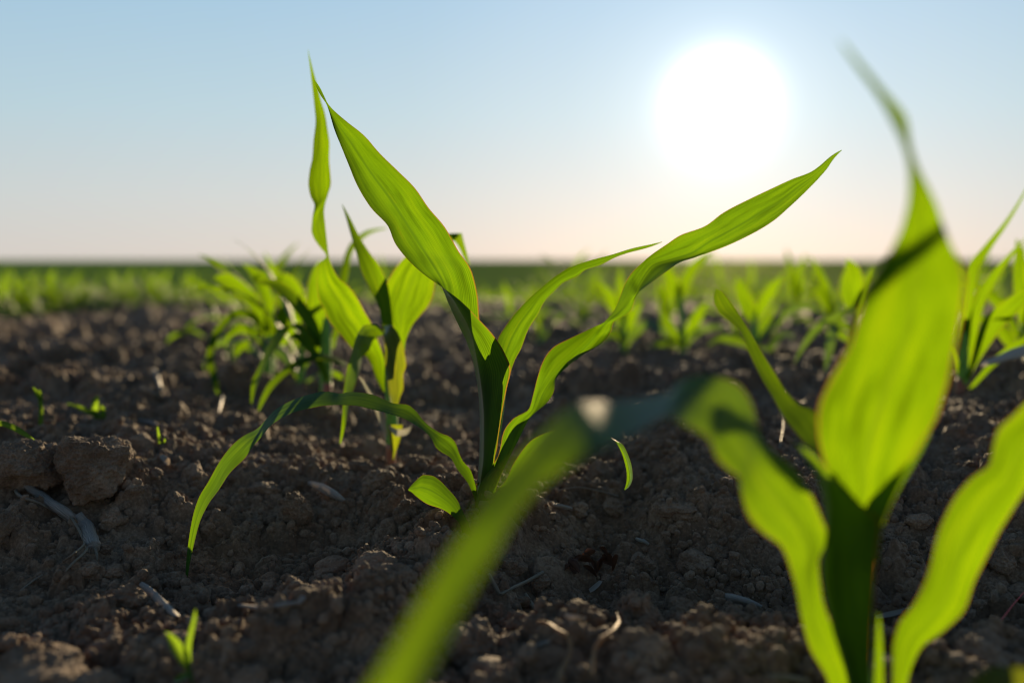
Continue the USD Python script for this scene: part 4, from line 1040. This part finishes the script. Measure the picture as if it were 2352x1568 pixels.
lay("twig", "thin dark twig lying left of the blurred leaf", "twig", [(496, 1384, .598), (560, 1394, .594), (640, 1394, .594), (694, 1384, .596)], [.0006, .0011, .0013, .0009], STALK, 6)
strip("straw_chip", "dark flat chip standing at the end of the thin twig", "straw", [(678, 1384), (690, 1366), (702, 1352)], [(690, 1390), (702, 1372), (708, 1354)], [(0, .60), (1, .60)], STALK, seed=77, n=10)
lay("straw", "longer of the two crossed straws beside the blurred leaf", "straw", [(1150, 1366, .632), (1200, 1342, .638), (1248, 1316, .645)], [.0009, .0013, .0012], STRAW, 6)
lay("straw", "shorter of the two crossed straws, leaning steeply", "straw", [(1122, 1318, .645), (1134, 1342, .638), (1148, 1366, .632)], [.0010, .0014, .0010], STRAW, 6)
lay("straw", "short tan straw stub below the crossed straws", "straw", [(1206, 1366, .628), (1214, 1382, .624), (1226, 1398, .62)], [.0012, .0017, .0014], STRAW, 6)
lay("root", "left curly dry root rising from the bottom edge", "root", [(1233, 1428, .602), (1256, 1432, .598), (1286, 1452, .592), (1308, 1470, .588), (1311, 1488, .583), (1302, 1520, .575), (1286, 1552, .563), (1290, 1566, .556)], [.0004, .0009, .0010, .0011, .0011, .0011, .0014, .0018], ROOT, 7, 60, lift=.014)
lay("root", "right curly dry root rising from the bottom edge", "root", [(1416, 1406, .600), (1421, 1422, .597), (1412, 1446, .592), (1385, 1468, .586), (1368, 1490, .580), (1361, 1520, .572), (1358, 1552, .562)], [.0003, .0006, .0009, .0011, .0011, .0011, .0010], ROOT, 7, 60, lift=.014)
lay("straw", "bluish bleached straw end below the dark clod", "straw", [(1262, 1476, .582), (1236, 1484, .580), (1222, 1500, .576), (1214, 1516, .572)], [.0008, .0010, .0011, .0008], HUSK, 6)
lay("straw", "short pale straw on the slope above the brown crumpled leaf", "straw", [(1268, 1162, .742), (1290, 1166, .740), (1314, 1170, .739)], [.0014, .0019, .0012], STALK, 6)
lay("straw", "short pale straw right of the brown crumpled leaf", "straw", [(1462, 1238, .692), (1476, 1244, .690), (1490, 1251, .688)], [.0010, .0014, .0010], HUSK, 6)
lay("straw", "thin straw lying by the left picture edge below the clods", "straw", [(98, 1320, .622), (70, 1340, .615), (42, 1362, .608)], [.0005, .0007, .0006], STRAW, 5)
lay("root_fibre", "fine pale root fibre looping beside the narrow leaf of the foreground plant", "root", [(1797, 842, .95), (1802, 880, .95), (1796, 920, .94), (1800, 970, .92), (1790, 1030, .90)], .00045, STRAW, 5, 40)
lay("root_fibre", "fine root fibre arching over the ground behind the blurred leaf", "root", [(1280, 1128, .76), (1330, 1120, .765), (1375, 1128, .76), (1420, 1140, .75)], .0006, STRAW, 5, 30)
lay("root_fibre", "dark red fibre slanting at the right picture edge", "root", [(2352, 1360, .575), (2318, 1400, .565), (2276, 1452, .555)], .0003, RED, 5, 20)
lay("straw", "tan straw stub standing near the right curly root", "straw", [(1442, 1500, .572), (1450, 1514, .568), (1458, 1530, .562)], [.0005, .0012, .0009], STRAW, 6)
lay("straw", "brown straw lying at the bottom edge left of the foreground stem", "straw", [(1760, 1558, .53), (1810, 1562, .528), (1860, 1568, .525)], [.0014, .0018, .0012], STRAW, 6)
strip("straw_husk", "pale papery husk right of the foreground stem", "straw", [(2010, 1412), (2040, 1404), (2075, 1396), (2095, 1390)], [(2012, 1420), (2042, 1416), (2080, 1404), (2097, 1394)], [(0, .60), (1, .60)], HUSK, seed=78, n=20)
strip("straw_husk", "small papery husk bit by the small clod below the drooping leaf tip", "straw", [(1352, 1352), (1364, 1342), (1376, 1332)], [(1356, 1360), (1374, 1348), (1384, 1334)], [(0, .636), (1, .64)], HUSK, seed=79, n=12)
lay("straw", "blurred straw lying on the soil left behind the arching leaf", "straw", [(322, 892, 1.13), (350, 905, 1.11), (385, 915, 1.10)], [.0016, .002, .0014], STRAW, 6)
lay("straw", "blurred tan straw standing up above the lying one", "straw", [(352, 850, 1.14), (362, 872, 1.13), (368, 900, 1.11)], [.0016, .0026, .002], STRAW, 6)
lay("straw", "blurred pale straw end behind the hanging leaf tip", "straw", [(512, 910, 1.0), (508, 925, .99), (503, 948, .98)], [.0010, .0014, .0010], STALK, 6)
lay("straw", "straw lying behind the small sprout left of the arching leaf", "straw", [(318, 966, .92), (345, 974, .91), (378, 984, .90)], [.0012, .002, .0014], STALK, 6)

# brown crumpled leaf
g = np.random.default_rng(12)
CD = hit(1350, 1300) - .012
CB = at(1350, 1292, CD)
cr = thing("crumpled_leaf", "brown crumpled rotten leaf lying in the hollow right of the blurred leaf", "dead leaf", CB)
for k in range(14):
    cx, cy = 1300 + k * 8 + g.normal(0, 6), 1292 + g.normal(0, 12)
    dd = CD + g.normal(0, .004)
    a0, ln, wd = g.uniform(-1.4, 1.4), g.uniform(10, 20), g.uniform(5, 10)
    t = np.linspace(-1, 1, 6)
    cxs, cys = cx + ln * t * math.cos(a0), cy + ln * t * math.sin(a0) - 6 * (1 - t ** 2)
    wv = wd * (1 - t ** 2 * .7)
    mm, uu = leaf_lr(np.c_[cxs + wv * math.sin(a0), cys - wv * math.cos(a0)], np.c_[cxs - wv * math.sin(a0), cys + wv * math.cos(a0)], [(0, dd), (1, dd + g.normal(0, .004))], tilt=g.normal(0, .008), fold=g.normal(0, .5), seed=600 + k, n=26, ripple=.006)
    part("fold", mm, BROWN, cr, CB, uv=uu)

# pale dry leaf at the right edge
strip("pale_leaf", "pale silvery dry leaf entering at the right picture edge", "dead leaf", [(2254, 842), (2290, 834), (2330, 824), (2380, 812), (2440, 800)], [(2254, 832), (2292, 815), (2332, 800), (2380, 782), (2440, 762)], [(0, .95), (1, .88)], HUSK, fold=-.35, seed=80, tilt=.012, free=True)

# seedlings
def seedling(label, base, leaves, mat=SPROUT, foot=None):
    shift = (hit(base[0], base[1]) - .004 - base[2]) if base[0] > 0 else 0.0
    b = at(base[0], base[1], base[2] + shift)
    leaves = [(L_, R_, [(t_, d_ + shift) for t_, d_ in dp], kw_) for L_, R_, dp, kw_ in leaves]
    foot = [(q[0], q[1], q[2] + shift) for q in foot] if foot else None
    s = thing("seedling", label, "seedling", b)
    for k, (Lp, Rp, dep, kw) in enumerate(leaves):
        mm, uu = leaf_lr(Lp, Rp, dep, seed=90 + k, n=26, ripple=.0002, **kw)
        part("leaf", mm, mat, s, b, uv=uu)
    if foot:
        mm, uu = tube([at(*q) for q in foot], .0009, 7, n=8)
        part("stem", mm, SPROUT, s, b, uv=uu)
    return s


seedling("tiny two-leaved grass seedling near the bottom edge, left", (438, 1562, .532), [
    ([(430, 1545), (421, 1532), (408, 1516), (394, 1492), (382, 1463), (379, 1451)], [(438, 1530), (432, 1500), (420, 1480), (404, 1463), (390, 1453), (381, 1450)], [(0, .535), (1, .53)], dict(fold=.25, tilt=.003)),
    ([(428, 1530), (424, 1500), (428, 1470), (436, 1440), (443, 1415), (448, 1398)], [(440, 1530), (438, 1500), (441, 1470), (447, 1440), (451, 1415), (449, 1398)], [(0, .535), (1, .54)], dict(fold=.2)),
    ([(436, 1542), (420, 1545), (408, 1552), (400, 1562), (402, 1568)], [(440, 1548), (432, 1556), (420, 1562), (408, 1568), (403, 1568)], [(0, .533), (1, .525)], dict(fold=.15))],
    foot=[(442, 1568, .532), (437, 1545, .534), (434, 1522, .535)])
seedling("bright grass blade bending in from the left picture edge", (-30, 985, .80), [
    ([(-30, 970), (0, 966), (30, 974), (60, 992), (80, 1010)], [(-30, 985), (0, 978), (28, 988), (56, 1002), (79, 1012)], [(0, .76), (1, .735)], dict(fold=-.2, tilt=.004))])
seedling("single thin sprout with a side leaf at the far left", (93, 975, .93), [
    ([(88, 978), (89, 940), (88, 915), (90, 892)], [(98, 978), (99, 940), (98, 915), (92, 892)], [(0, .93), (1, .93)], dict(fold=.2)),
    ([(90, 922), (82, 908), (75, 890)], [(97, 920), (90, 902), (77, 889)], [(0, .93), (1, .92)], dict(fold=.2))])
seedling("three-leaved grass seedling left of the arching leaf", (222, 962, .95), [
    ([(222, 962), (200, 950), (175, 936), (153, 928)], [(224, 952), (205, 940), (180, 930), (154, 926)], [(0, .95), (1, .93)], dict(fold=.2, tilt=.004)),
    ([(216, 962), (210, 940), (212, 920), (224, 908)], [(230, 962), (226, 940), (226, 922), (227, 909)], [(0, .95), (1, .95)], dict(fold=.2)),
    ([(226, 962), (230, 948), (232, 930)], [(240, 964), (243, 956), (234, 929)], [(0, .95), (1, .945)], dict(fold=.2))])
seedling("tiny sprout with a tooth-like side leaf right of the flat straw", (368, 1020, .83), [
    ([(364, 1020), (361, 1000), (360, 980)], [(372, 1020), (368, 1000), (363, 979)], [(0, .83), (1, .83)], dict(fold=.2)),
    ([(368, 1021), (374, 1014), (378, 1005)], [(374, 1021), (380, 1013), (379, 1005)], [(0, .83), (1, .828)], dict(fold=.2))])
